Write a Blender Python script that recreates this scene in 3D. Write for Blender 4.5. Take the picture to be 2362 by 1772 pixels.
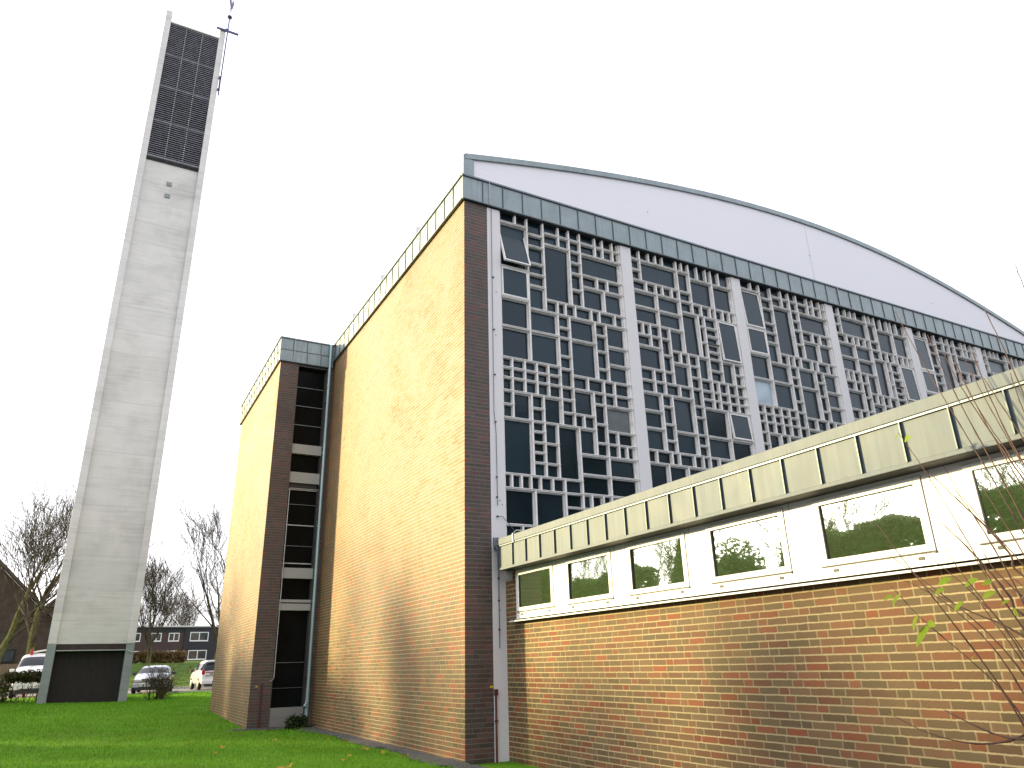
import bpy, bmesh, math, random
import numpy as np
from mathutils import Vector, Matrix
for o in list(bpy.data.objects): bpy.data.objects.remove(o)
S=bpy.context.scene; COL=S.collection
R=math.radians
# ---------------------------------------------------------------- camera
cd=bpy.data.cameras.new('camera'); cam=bpy.data.objects.new('camera',cd); COL.objects.link(cam)
cam.location=(-5.1077,-11.0545,1.3878); cam.rotation_euler=(1.9339,0.0245,-0.4926)
cd.sensor_width=36; cd.lens=1696.6/2362*36; cd.clip_start=.05; cd.clip_end=3000
S.camera=cam
# ---------------------------------------------------------------- light
EL=R(13); AZ=(-1.0,0.82)                 # towards the sun
sd=Vector((AZ[0],AZ[1],0)).normalized()*math.cos(EL)+Vector((0,0,math.sin(EL)))
W=bpy.data.worlds.new('World'); S.world=W; W.use_nodes=True
nt=W.node_tree; nt.nodes.clear()
sky=nt.nodes.new('ShaderNodeTexSky'); sky.sky_type='NISHITA'; sky.sun_disc=False
sky.sun_elevation=EL; sky.sun_rotation=math.atan2(sd.x,sd.y); sky.air_density=1.0; sky.dust_density=3.0; sky.ozone_density=1.0
hsv=nt.nodes.new('ShaderNodeHueSaturation'); hsv.inputs['Saturation'].default_value=0.35
bg=nt.nodes.new('ShaderNodeBackground'); bg.inputs['Strength'].default_value=0.15
wo=nt.nodes.new('ShaderNodeOutputWorld')
hz=nt.nodes.new('ShaderNodeMix'); hz.data_type='RGBA'; hz.inputs[0].default_value=.62; hz.inputs[7].default_value=(5.4,5.35,5.75,1)   # thin bright cloud veil
nt.links.new(sky.outputs[0],hsv.inputs['Color']); nt.links.new(hsv.outputs[0],hz.inputs[6]); nt.links.new(hz.outputs[2],bg.inputs['Color']); nt.links.new(bg.outputs[0],wo.inputs[0])
sl=bpy.data.lights.new('sun','SUN'); sl.energy=3.9; sl.angle=R(3); sl.color=(1.0,0.80,0.38)
so=bpy.data.objects.new('sun',sl); COL.objects.link(so); so.rotation_euler=(-sd).to_track_quat('-Z','Y').to_euler()
S.view_settings.view_transform='Standard'; S.view_settings.look='None'; S.view_settings.gamma=1
S.view_settings.exposure=1.42
# ---------------------------------------------------------------- helpers
def tag(o,label=None,cat=None,group=None,kind=None):
    if label:o['label']=label
    if cat:o['category']=cat
    if group:o['group']=group
    if kind:o['kind']=kind
    return o
def thing(name,loc,label,cat,group=None,rz=0):
    o=bpy.data.objects.new(name,None); COL.objects.link(o); o.location=loc; o.rotation_euler=(0,0,rz); o.empty_display_size=.3
    bpy.context.view_layer.update()
    return tag(o,label,cat,group)
class MB:
    def __init__(s): s.v=[];s.f=[];s.m=[]
    def add(s,vs,fs,mi=0):
        n=len(s.v); s.v+= [tuple(q) for q in vs]; s.f+=[tuple(i+n for i in f) for f in fs]; s.m+=[mi]*len(fs); return s
    def box(s,x0,x1,y0,y1,z0,z1,mi=0):
        if x0>x1:x0,x1=x1,x0
        if y0>y1:y0,y1=y1,y0
        if z0>z1:z0,z1=z1,z0
        v=[(x0,y0,z0),(x1,y0,z0),(x1,y1,z0),(x0,y1,z0),(x0,y0,z1),(x1,y0,z1),(x1,y1,z1),(x0,y1,z1)]
        return s.add(v,[(0,3,2,1),(4,5,6,7),(0,1,5,4),(1,2,6,5),(2,3,7,6),(3,0,4,7)],mi)
    def tube(s,pts,rads,n=8,mi=0,cap=True):
        pts=[Vector(p) for p in pts]
        if not isinstance(rads,(list,tuple)): rads=[rads]*len(pts)
        vs=[];fs=[];ref=None
        for i,p in enumerate(pts):
            d=(pts[min(i+1,len(pts)-1)]-pts[max(i-1,0)]).normalized()
            if ref is None: ref=d.orthogonal().normalized()
            a=(ref-d*ref.dot(d)).normalized(); ref=a; b=d.cross(a)
            for k in range(n):
                t=2*math.pi*k/n; vs.append(p+(a*math.cos(t)+b*math.sin(t))*rads[i])
        for i in range(len(pts)-1):
            for k in range(n):
                k2=(k+1)%n; fs.append((i*n+k,i*n+k2,(i+1)*n+k2,(i+1)*n+k))
        if cap: fs.append(tuple(range(n-1,-1,-1))); fs.append(tuple((len(pts)-1)*n+k for k in range(n)))
        return s.add(vs,fs,mi)
    def prism(s,poly,axis,a0,a1,mi=0):
        # poly: 2D points, extruded along axis
        n=len(poly)
        def mk(p,a):
            return {'x':(a,p[0],p[1]),'y':(p[0],a,p[1]),'z':(p[0],p[1],a)}[axis]
        vs=[mk(p,a0) for p in poly]+[mk(p,a1) for p in poly]
        fs=[tuple(range(n)),tuple(range(2*n-1,n-1,-1))]+[(i,i+n,(i+1)%n+n,(i+1)%n) for i in range(n)]
        return s.add(vs,fs,mi)
    def build(s,name,mats,parent=None,loc=(0,0,0),smooth=False,bevel=0):
        me=bpy.data.meshes.new(name); me.from_pydata(s.v,[],s.f)
        if not isinstance(mats,(list,tuple)):mats=[mats]
        for m in mats: me.materials.append(m)
        if len(mats)>1: me.polygons.foreach_set('material_index',s.m)
        me.update()
        bm=bmesh.new(); bm.from_mesh(me); bmesh.ops.recalc_face_normals(bm,faces=bm.faces[:]) if len(bm.faces)<60000 else None; bm.to_mesh(me); bm.free()
        if smooth: me.polygons.foreach_set('use_smooth',[True]*len(me.polygons))
        o=bpy.data.objects.new(name,me); COL.objects.link(o)
        o.location=loc
        if parent:
            o.parent=parent
            if parent.type=='EMPTY' or True:
                o.matrix_parent_inverse=Matrix.Identity(4)
        if bevel:
            b=o.modifiers.new('bevel','BEVEL'); b.width=bevel; b.segments=2; b.limit_method='ANGLE'
        return o
# ---------------------------------------------------------------- materials
MATS={}
def nmat(name):
    m=bpy.data.materials.new(name); m.use_nodes=True; MATS[name]=m
    nt=m.node_tree; b=nt.nodes['Principled BSDF']; return m,nt,b
class NB:
    def __init__(s,nt): s.nt=nt
    def n(s,t,**k):
        x=s.nt.nodes.new(t)
        for a,b in k.items(): setattr(x,a,b)
        return x
    def lk(s,a,b): s.nt.links.new(a,b)
    def m(s,op,a,b=None,c=None,clamp=False):
        x=s.n('ShaderNodeMath',operation=op,use_clamp=clamp)
        for i,q in enumerate((a,b,c)):
            if q is None: continue
            if isinstance(q,(int,float)): x.inputs[i].default_value=q
            else: s.lk(q,x.inputs[i])
        return x.outputs[0]
    def mix(s,f,a,b,mode='MIX'):
        x=s.n('ShaderNodeMix',data_type='RGBA',blend_type=mode)
        for nme,q in (('Factor',f),('A',a),('B',b)):
            idx={'Factor':0,'A':6,'B':7}[nme]
            if isinstance(q,(int,float)): x.inputs[idx].default_value=q
            elif isinstance(q,tuple): x.inputs[idx].default_value=(*q,1)
            else: s.lk(q,x.inputs[idx])
        return x.outputs[2]
    def noise(s,vec,scale,detail=3,rough=.55,dist=0,out=0):
        x=s.n('ShaderNodeTexNoise'); x.inputs['Scale'].default_value=scale; x.inputs['Detail'].default_value=detail
        x.inputs['Roughness'].default_value=rough; x.inputs['Distortion'].default_value=dist
        if vec is not None: s.lk(vec,x.inputs['Vector'])
        return x.outputs[out]
    def ramp(s,f,stops):
        x=s.n('ShaderNodeValToRGB'); e=x.color_ramp.elements
        while len(e)<len(stops): e.new(.5)
        for i,(p,c) in enumerate(stops):
            e[i].position=p; e[i].color=(*c,1) if isinstance(c,tuple) else (c,c,c,1)
        s.lk(f,x.inputs[0]); return x.outputs[0]
    def sc(s,vec,x,y,z):
        k=s.n('ShaderNodeMapping'); k.inputs['Scale'].default_value=(x,y,z); s.lk(vec,k.inputs[0]); return k.outputs[0]
    def bump(s,h,strength,dist,b):
        x=s.n('ShaderNodeBump'); x.inputs['Strength'].default_value=strength; x.inputs['Distance'].default_value=dist
        s.lk(h,x.inputs['Height']); s.lk(x.outputs[0],b.inputs['Normal'])
def simple(name,col,rough=.6,metal=0,var=.15,scale=6,spec=.5,bump=0,bscale=60,stretch=None,coat=0):
    m,nt,b=nmat(name); g=NB(nt); tc=g.n('ShaderNodeTexCoord').outputs['Object']
    if stretch: tc=g.sc(tc,*stretch)
    f=g.noise(tc,scale,4)
    lo=tuple(c*(1-var) for c in col); hi=tuple(min(1,c*(1+var)) for c in col)
    c=g.ramp(f,[(.3,lo),(.7,hi)]); g.lk(c,b.inputs['Base Color'])
    b.inputs['Roughness'].default_value=rough; b.inputs['Metallic'].default_value=metal
    b.inputs['Specular IOR Level'].default_value=spec
    if coat: b.inputs['Coat Weight'].default_value=coat; b.inputs['Coat Roughness'].default_value=.05
    if bump: g.bump(g.noise(tc,bscale,3),bump,.01,b)
    return m
BH=0.0699
def brick(name,c1,c2,c3,red,mort,dirt=.25,redp=.12,mw=.0062,spec=.40):
    m,nt,b=nmat(name); g=NB(nt); tc=g.n('ShaderNodeTexCoord').outputs['Object']
    ge=g.n('ShaderNodeNewGeometry'); tcn=g.n('ShaderNodeTexCoord').outputs['Normal']
    sx=g.n('ShaderNodeSeparateXYZ'); g.lk(tc,sx.inputs[0]); sn=g.n('ShaderNodeSeparateXYZ'); g.lk(tcn,sn.inputs[0])
    k=g.m('GREATER_THAN',g.m('ABSOLUTE',sn.outputs[0]),.5)
    u=g.m('ADD',g.m('MULTIPLY',sx.outputs[1],k),g.m('MULTIPLY',sx.outputs[0],g.m('SUBTRACT',1,k)))
    v=sx.outputs[2]
    wob=g.noise(tc,9,3,.6); wob2=g.noise(g.sc(tc,1.3,1.7,1.1),14,3,.6)
    u=g.m('ADD',u,g.m('MULTIPLY',g.m('SUBTRACT',wob,.5),.016)); v=g.m('ADD',v,g.m('MULTIPLY',g.m('SUBTRACT',wob2,.5),.012))
    vr=g.m('DIVIDE',g.m('ADD',v,10.0),BH); row=g.m('FLOOR',vr); fv=g.m('FRACT',vr)
    wn=g.n('ShaderNodeTexWhiteNoise',noise_dimensions='1D'); g.lk(row,wn.inputs['W'])
    off=g.m('MULTIPLY',wn.outputs[0],.625)
    U=g.m('ADD',g.m('ADD',u,off),200.0)
    kk=g.m('FLOOR',g.m('DIVIDE',U,.625)); t=g.m('SUBTRACT',U,g.m('MULTIPLY',kk,.625))
    a=g.m('GREATER_THAN',t,.25); c=g.m('GREATER_THAN',t,.5)
    l=g.m('SUBTRACT',t,g.m('MULTIPLY',g.m('ADD',a,c),.25)); w=g.m('SUBTRACT',.25,g.m('MULTIPLY',c,.125))
    du=g.m('MINIMUM',l,g.m('SUBTRACT',w,l)); dv=g.m('MULTIPLY',g.m('MINIMUM',fv,g.m('SUBTRACT',1,fv)),BH)
    d=g.m('MINIMUM',du,dv)
    mr=g.n('ShaderNodeMapRange',interpolation_type='SMOOTHSTEP'); g.lk(d,mr.inputs[0]); mr.inputs[1].default_value=mw-.0018; mr.inputs[2].default_value=mw+.0018
    isb=mr.outputs[0]
    cx=g.n('ShaderNodeCombineXYZ'); g.lk(kk,cx.inputs[0]); g.lk(row,cx.inputs[1]); g.lk(g.m('ADD',a,c),cx.inputs[2])
    w3=g.n('ShaderNodeTexWhiteNoise',noise_dimensions='3D'); g.lk(cx.outputs[0],w3.inputs['Vector'])
    rnd=w3.outputs[0]
    cx2=g.n('ShaderNodeVectorMath',operation='ADD'); g.lk(cx.outputs[0],cx2.inputs[0]); cx2.inputs[1].default_value=(7.3,3.1,5.5)
    w4=g.n('ShaderNodeTexWhiteNoise',noise_dimensions='3D'); g.lk(cx2.outputs[0],w4.inputs['Vector'])
    col=g.ramp(rnd,[(0,c1),(.35,c2),(.62,c3),(1-redp,tuple((a_+b_)/2 for a_,b_ in zip(c3,red))),(1.0,red)])
    # in-brick mottling (burnt centres)
    mot=g.noise(tc,16,4,.65); col=g.mix(g.m('MULTIPLY',g.ramp(mot,[(.42,0.0),(.7,1.0)]),.45),col,c1)
    br=g.m('ADD',.78,g.m('MULTIPLY',w4.outputs[0],.42)); 
    vm=g.n('ShaderNodeVectorMath',operation='SCALE'); g.lk(col,vm.inputs[0]); g.lk(br,vm.inputs['Scale'])
    fine=g.noise(tc,140,3,.7); vm2=g.n('ShaderNodeVectorMath',operation='SCALE'); g.lk(vm.outputs[0],vm2.inputs[0]); g.lk(g.m('ADD',.78,g.m('MULTIPLY',fine,.44)),vm2.inputs['Scale'])
    mn=g.noise(tc,30,4,.7); mc=g.ramp(mn,[(.25,tuple(q*.72 for q in mort)),(.7,mort)])
    mcv=g.n('ShaderNodeVectorMath',operation='SCALE'); g.lk(mc,mcv.inputs[0]); g.lk(g.m('ADD',.72,g.m('MULTIPLY',g.m('LESS_THAN',dv,mw+.001),.34)),mcv.inputs['Scale'])
    full=g.mix(isb,mcv.outputs[0],vm2.outputs[0])
    dn=g.noise(tc,.55,5,.62,.4); full=g.mix(g.m('MULTIPLY',g.ramp(dn,[(.45,0.0),(.75,1.0)]),dirt),full,tuple(q*.55 for q in c1))
    g.lk(full,b.inputs['Base Color']); g.lk(g.m('ADD',g.m('ADD',.22,g.m('MULTIPLY',g.noise(tc,.45,4,.6,.8),.52)),g.m('MULTIPLY',w4.outputs[0],.18)),b.inputs['Roughness']); b.inputs['Specular IOR Level'].default_value=spec
    hh=g.m('ADD',g.m('MULTIPLY',isb,1.0),g.m('MULTIPLY',fine,.25)); hh=g.m('ADD',hh,g.m('MULTIPLY',w4.outputs[0],.25))
    g.bump(hh,.55,.004,b)
    return m
brick('brick',(.130,.092,.043),(.165,.104,.046),(.195,.098,.044),(.29,.070,.026),(.44,.35,.175),redp=.11,dirt=.40)
brick('annex_brick',(.138,.105,.055),(.160,.108,.056),(.178,.098,.052),(.25,.072,.034),(.47,.38,.205),dirt=.35,redp=.13,spec=.12,mw=.0068)  # same brick as the church, recoloured and dulled against the sun's wash
brick('pier_brick',(.066,.054,.047),(.075,.058,.050),(.086,.056,.050),(.15,.055,.05),(.155,.135,.112),dirt=.6,redp=.07)  # church brick again, with the shade of the front painted into its colours
def zinc(name,col,rough=.42,metal=.55,streak=.32):
    m,nt,b=nmat(name); g=NB(nt); tc=g.n('ShaderNodeTexCoord').outputs['Object']
    n1=g.noise(tc,2.2,5,.6,.5); n2=g.noise(g.sc(tc,18,18,1.0),1.0,4,.6); n3=g.noise(tc,60,3,.6)
    f=g.m('ADD',g.m('MULTIPLY',n1,.6),g.m('MULTIPLY',n2,.4))
    c=g.ramp(f,[(.3,tuple(q*(1-streak) for q in col)),(.52,col),(.75,tuple(min(1,q*(1+streak)) for q in col))])
    c=g.mix(g.m('MULTIPLY',g.ramp(n3,[(.6,0.0),(.75,1.0)]),.18),c,tuple(q*.5 for q in col))
    g.lk(c,b.inputs['Base Color']); b.inputs['Metallic'].default_value=metal
    g.lk(g.m('ADD',rough-.1,g.m('MULTIPLY',n1,.25)),b.inputs['Roughness'])
    # panels are never quite flat
    g.bump(g.noise(tc,1.6,2),.35,.02,b)
    return m
zinc('zinc',(.22,.265,.275),.42,.4); zinc('zinc_cap',(.14,.17,.185)); zinc('zinc_annex',(.078,.100,.118),.55,.2,.45); zinc('zinc_seam',(.07,.095,.10))
zinc('zinc_annex_cap',(.10,.122,.14),.6,.15,.3)
def concrete(name,col,board=True,dark=.5):
    m,nt,b=nmat(name); g=NB(nt); tc=g.n('ShaderNodeTexCoord').outputs['Object']
    n1=g.noise(tc,.7,5,.62,.3); n2=g.noise(g.sc(tc,.5,.5,9),1.0,5,.65); n3=g.noise(tc,45,4,.7)
    f=g.m('ADD',g.m('ADD',g.m('MULTIPLY',n1,.45),g.m('MULTIPLY',n2,.35)),g.m('MULTIPLY',n3,.2))
    c=g.ramp(f,[(.32,tuple(q*.70 for q in col)),(.5,col),(.68,tuple(min(1,q*1.16) for q in col))])
    if board:
        n4=g.noise(g.sc(tc,.55,.55,4.5),2.0,5,.7,.2); st=g.ramp(n4,[(.62,0.0),(.70,1.0)])
        n5=g.noise(g.sc(tc,1.2,1.2,28),1.3,3,.6); st=g.m('MULTIPLY',st,g.ramp(n5,[(.5,0.0),(.62,1.0)]))
        c=g.mix(g.m('MULTIPLY',st,dark),c,(.07,.07,.065))
        sx=g.n('ShaderNodeSeparateXYZ'); g.lk(tc,sx.inputs[0])
        zz=g.m('FRACT',g.m('DIVIDE',sx.outputs[2],1.1)); ln=g.m('LESS_THAN',g.m('MINIMUM',zz,g.m('SUBTRACT',1,zz)),.006)
        ln=g.m('MULTIPLY',ln,g.ramp(n1,[(.4,0.1),(.6,1.0)]))
        c=g.mix(g.m('MULTIPLY',ln,.55),c,(.10,.10,.09))
        row=g.m('FLOOR',g.m('DIVIDE',sx.outputs[2],1.1)); wn=g.n('ShaderNodeTexWhiteNoise',noise_dimensions='1D'); g.lk(row,wn.inputs['W'])
        vm=g.n('ShaderNodeVectorMath',operation='SCALE'); g.lk(c,vm.inputs[0]); g.lk(g.m('ADD',.96,g.m('MULTIPLY',wn.outputs[0],.07)),vm.inputs['Scale']); c=vm.outputs[0]
    g.lk(c,b.inputs['Base Color']); b.inputs['Roughness'].default_value=.9; b.inputs['Specular IOR Level'].default_value=.2
    g.bump(g.m('ADD',n3,n2),.35,.006,b); return m
concrete('concrete',(.61,.60,.575)); concrete('fin_concrete',(.64,.625,.61),True,.6); concrete('fin_base',(.26,.29,.29),False); concrete('plinth',(.22,.21,.20),False)
def algae(name,col,amount,grn=(.20,.22,.08),scale=5.0):
    m,nt,b=nmat(name); g=NB(nt); tc=g.n('ShaderNodeTexCoord').outputs['Object']
    n1=g.noise(tc,scale,5,.65); n2=g.noise(tc,scale*9,4,.7); n3=g.noise(tc,.9,3,.6)
    f=g.ramp(g.m('ADD',g.m('MULTIPLY',n1,.6),g.m('MULTIPLY',n2,.4)),[(.48,0.0),(.64,1.0)])
    f=g.m('MULTIPLY',f,g.ramp(n3,[(.42,.25),(.62,1.0)]))
    c=g.mix(g.m('MULTIPLY',f,amount),col,grn)
    c=g.mix(g.m('MULTIPLY',g.ramp(n2,[(.3,1.0),(.5,0.0)]),.2),c,tuple(q*.6 for q in col))
    g.lk(c,b.inputs['Base Color']); b.inputs['Roughness'].default_value=.7; b.inputs['Specular IOR Level'].default_value=.3
    g.bump(n2,.2,.003,b); return m
algae('lattice_white',(.76,.745,.73),.65,(.22,.22,.11)); algae('column_white',(.66,.65,.66),.12,(.4,.4,.34),3); algae('band_white',(.34,.34,.32),.25,(.2,.2,.14),3)
def gable():
    m,nt,b=nmat('gable_white'); g=NB(nt); tc=g.n('ShaderNodeTexCoord').outputs['Object']
    n=g.noise(g.sc(tc,.35,1,9),1.6,5,.65,.25); n2=g.noise(g.sc(tc,.5,1,40),2.0,4,.65); n3=g.noise(tc,.5,3,.6)
    st=g.m('MULTIPLY',g.ramp(n,[(.60,0.0),(.70,1.0)]),g.ramp(n2,[(.52,0.0),(.6,1.0)]))
    c=g.mix(g.m('MULTIPLY',st,.42),(.76,.76,.80),(.42,.42,.44)); c=g.mix(g.m('MULTIPLY',n3,.14),c,(.55,.55,.62))
    sx=g.n('ShaderNodeSeparateXYZ'); g.lk(tc,sx.inputs[0]); zz=g.m('FRACT',g.m('DIVIDE',sx.outputs[2],.16)); ln=g.m('MULTIPLY',g.m('LESS_THAN',zz,.035),.10)
    c=g.mix(ln,c,(.4,.4,.42))
    g.lk(c,b.inputs['Base Color']); b.inputs['Roughness'].default_value=.6; b.inputs['Specular IOR Level'].default_value=.3; g.bump(n2,.1,.004,b)
gable()
def glass(name,col,rough,spec,ripple=.0,rs=3,metal=0):
    m,nt,b=nmat(name); g=NB(nt); tc=g.n('ShaderNodeTexCoord').outputs['Object']
    n1=g.noise(tc,1.2,3,.6)
    if name=='church_glass': n1=g.m('ADD',g.m('MULTIPLY',n1,.4),g.m('MULTIPLY',g.n('ShaderNodeNewGeometry').outputs['Random Per Island'],.6)); g.lk(g.m('ADD',.10,g.m('MULTIPLY',n1,.25)),b.inputs['Roughness'])
    c=g.ramp(n1,[(.35,tuple(q*.7 for q in col)),(.65,tuple(q*1.3 for q in col))]); g.lk(c,b.inputs['Base Color'])
    b.inputs['Roughness'].default_value=rough; b.inputs['Specular IOR Level'].default_value=spec; b.inputs['Metallic'].default_value=metal
    if name=='church_glass': b.inputs['Specular Tint'].default_value=(.66,.84,1.0,1)
    if ripple: g.bump(g.noise(tc,rs,3),ripple,.01,b)
    return m
glass('church_glass',(.010,.019,.025),.18,.36,.12,9); glass('stair_glass',(.005,.006,.006),.15,.04,.1,4); glass('pale_glass',(.30,.38,.44),.3,.5); glass('frost_glass',(.09,.11,.12),.3,.5)
glass('car_glass',(.015,.02,.025),.08,.25); glass('house_glass',(.05,.055,.06),.05,.7)
def mirror_glass():
    m,nt,b=nmat('annex_glass'); g=NB(nt); tc=g.n('ShaderNodeTexCoord').outputs['Object']
    out=nt.nodes['Material Output']
    b.inputs['Base Color'].default_value=(.045,.070,.030,1); b.inputs['Roughness'].default_value=.05  # green base colour paints in the haze of the reflected greenery
    gl=g.n('ShaderNodeBsdfGlossy'); gl.inputs['Roughness'].default_value=.015; gl.inputs['Color'].default_value=(.85,.92,.82,1)
    mx=g.n('ShaderNodeMixShader'); mx.inputs[0].default_value=.42
    bp=g.n('ShaderNodeBump'); bp.inputs['Strength'].default_value=.02; bp.inputs['Distance'].default_value=.006; g.lk(g.noise(tc,5,2),bp.inputs['Height']); g.lk(bp.outputs[0],gl.inputs['Normal'])
    g.lk(b.outputs[0],mx.inputs[1]); g.lk(gl.outputs[0],mx.inputs[2]); g.lk(mx.outputs[0],out.inputs[0])
mirror_glass()
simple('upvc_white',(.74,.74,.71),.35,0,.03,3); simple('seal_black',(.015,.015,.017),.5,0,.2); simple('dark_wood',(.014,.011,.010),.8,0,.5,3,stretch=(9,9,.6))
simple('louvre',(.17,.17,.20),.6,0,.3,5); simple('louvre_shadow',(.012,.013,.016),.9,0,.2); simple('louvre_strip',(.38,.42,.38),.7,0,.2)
simple('brown_board',(.035,.024,.022),.8,0,.3,8,stretch=(1,1,.2)); simple('iron',(.06,.07,.15),.5,.5,.2); simple('conduit_red',(.10,.02,.022),.6,0,.25,9)
simple('sign_yellow',(.60,.46,.02),.5,0,.1,9); simple('sign_ink',(.03,.03,.03),.6); simple('galv',(.42,.44,.44),.45,.5,.2,8)
simple('pipe_zinc',(.30,.42,.43),.4,.45,.12,3,stretch=(1,1,.3)); simple('copper_pipe',(.16,.07,.05),.6,0,.3)
simple('bark',(.075,.062,.035),.95,0,.45,5,bump=.6,bscale=30,stretch=(1,1,.3),spec=.1); simple('bark_green',(.115,.115,.045),.95,0,.35,4,bump=.5,bscale=30,spec=.1)
simple('twig',(.075,.062,.042),.95,0,.3,4,spec=.1); simple('red_twig',(.065,.030,.020),.6,0,.4,12,spec=.4)
def leafmat(name,cols,scale=3,trans=.25):
    m,nt,b=nmat(name); g=NB(nt); ge=g.n('ShaderNodeNewGeometry'); tc=g.n('ShaderNodeTexCoord').outputs['Object']
    f=g.m('ADD',g.m('MULTIPLY',ge.outputs['Random Per Island'],.6),g.m('MULTIPLY',g.noise(tc,scale,2),.4))
    st=[(.2+.6*i/(len(cols)-1),c) for i,c in enumerate(cols)]
    c=g.ramp(f,st); g.lk(c,b.inputs['Base Color']); b.inputs['Roughness'].default_value=.6; b.inputs['Specular IOR Level'].default_value=.25
    tr=g.n('ShaderNodeBsdfTranslucent'); g.lk(c,tr.inputs['Color']); mx=g.n('ShaderNodeMixShader'); mx.inputs[0].default_value=trans
    g.lk(b.outputs[0],mx.inputs[1]); g.lk(tr.outputs[0],mx.inputs[2]); g.lk(mx.outputs[0],nt.nodes['Material Output'].inputs[0]); return m
leafmat('evergreen',[(.075,.14,.045),(.11,.19,.055),(.16,.25,.07)]); leafmat('dark_evergreen',[(.018,.034,.012),(.03,.055,.016),(.045,.075,.02)]); leafmat('hedge_leaf',[(.030,.040,.012),(.055,.065,.018),(.10,.085,.025)],5)
leafmat('brown_hedge',[(.12,.075,.025),(.17,.11,.04),(.22,.15,.06)],2); leafmat('dry_leaf',[(.05,.035,.015),(.10,.05,.02),(.14,.09,.02)],3)
leafmat('fresh_leaf',[(.13,.24,.02),(.19,.29,.02),(.28,.34,.04)],9,.4); leafmat('fallen',[(.28,.12,.02),(.45,.30,.03),(.16,.07,.02)],9,.1)
leafmat('grass_blade',[(.075,.20,.010),(.13,.32,.014),(.22,.42,.030)],1.6,.3)
def lawnmat():
    m,nt,b=nmat('lawn'); g=NB(nt); tc=g.n('ShaderNodeTexCoord').outputs['Object']
    n1=g.noise(tc,.9,5,.65,.4); n2=g.noise(tc,30,4,.75); f=g.m('ADD',g.m('MULTIPLY',n1,.5),g.m('MULTIPLY',n2,.5))
    c=g.ramp(f,[(.3,(.05,.13,.008)),(.5,(.10,.25,.013)),(.68,(.16,.34,.018))])
    n3=g.noise(tc,.35,4,.6,1.0); c=g.mix(g.m('MULTIPLY',g.ramp(n3,[(.48,0.0),(.66,1.0)]),.5),c,(.10,.14,.02)); n5=g.noise(tc,1.9,4,.7,.6); c=g.mix(g.m('MULTIPLY',g.ramp(n5,[(.60,0.0),(.74,1.0)]),.45),c,(.05,.045,.02))
    g.lk(c,b.inputs['Base Color']); b.inputs['Roughness'].default_value=.95; b.inputs['Specular IOR Level'].default_value=.1; g.bump(n2,.8,.03,b)
    m,nt,b=nmat('bank_grass'); g=NB(nt); tc=g.n('ShaderNodeTexCoord').outputs['Object']
    n1=g.noise(tc,.5,6,.7,.6); n2=g.noise(tc,9,5,.75); f=g.m('ADD',g.m('MULTIPLY',n1,.5),g.m('MULTIPLY',n2,.5))
    c=g.ramp(f,[(.36,(.025,.04,.008)),(.5,(.07,.13,.015)),(.62,(.13,.20,.02))])
    g.lk(c,b.inputs['Base Color']); b.inputs['Roughness'].default_value=.95; b.inputs['Specular IOR Level'].default_value=.1; g.bump(n2,.9,.15,b)
lawnmat()
simple('forecourt',(.085,.08,.075),.9,0,.2,2,bump=.4,bscale=60); simple('asphalt',(.16,.155,.15),.9,0,.25,3,bump=.4,bscale=90); simple('kerb',(.34,.33,.30),.9,0,.2,5); simple('gravel',(.075,.072,.07),.95,0,.6,40,bump=1,bscale=60)
simple('soil',(.035,.028,.018),.95,0,.6,12,bump=1,bscale=20)
simple('car_white',(.72,.72,.72),.25,0,.02,2,coat=.8); simple('car_silver',(.50,.53,.60),.25,.5,.03,2,coat=.8); simple('car_dark',(.03,.03,.032),.6,0,.2); simple('tyre',(.02,.02,.02),.85,0,.2)
simple('rim',(.35,.35,.36),.35,.7,.1); simple('lamp_clear',(.7,.72,.75),.1,.2,.05,spec=1); simple('red_trim',(.35,.03,.03),.4,0,.1); simple('lamp_red',(.35,.01,.02),.2,0,.1); simple('lamp_amber',(.6,.25,.02),.2,0,.1); simple('plate_white',(.75,.76,.74),.5,0,.03); simple('plate_blue',(.02,.06,.35),.5)
brick('house_brick',(.040,.020,.019),(.048,.023,.021),(.052,.024,.022),(.06,.024,.022),(.09,.06,.05)); simple('house_black',(.016,.017,.022),.7,0,.2,2); simple('house_white',(.72,.72,.70),.6,0,.05)
simple('roof_edge',(.50,.50,.47),.6,.2,.1); simple('roof_tile',(.075,.050,.040),.85,0,.35,3,bump=.6,bscale=8,stretch=(1,.4,3)); simple('fence_wood',(.16,.11,.075),.85,0,.35,3,stretch=(8,8,.6)); simple('post_red',(.42,.02,.06),.5,0,.1); simple('pole_white',(.7,.7,.66),.5,0,.08)
simple('facing_brown',(.06,.042,.030),.9,0,.3,2)
M=MATS
def ground(x,y):
    if y<8: z=0.
    elif y<25: z=.5*(y-8)/17
    elif y<38: z=.5
    elif y<60: z=.5+1.6*(y-38)/22
    elif y<95: z=2.1+.6*(y-60)/35
    else: z=2.7
    z+= .03*math.sin(x*.7+y*.31)*min(1,max(0,(-x-1)/2)) if y<25 else 0
    return z
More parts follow.
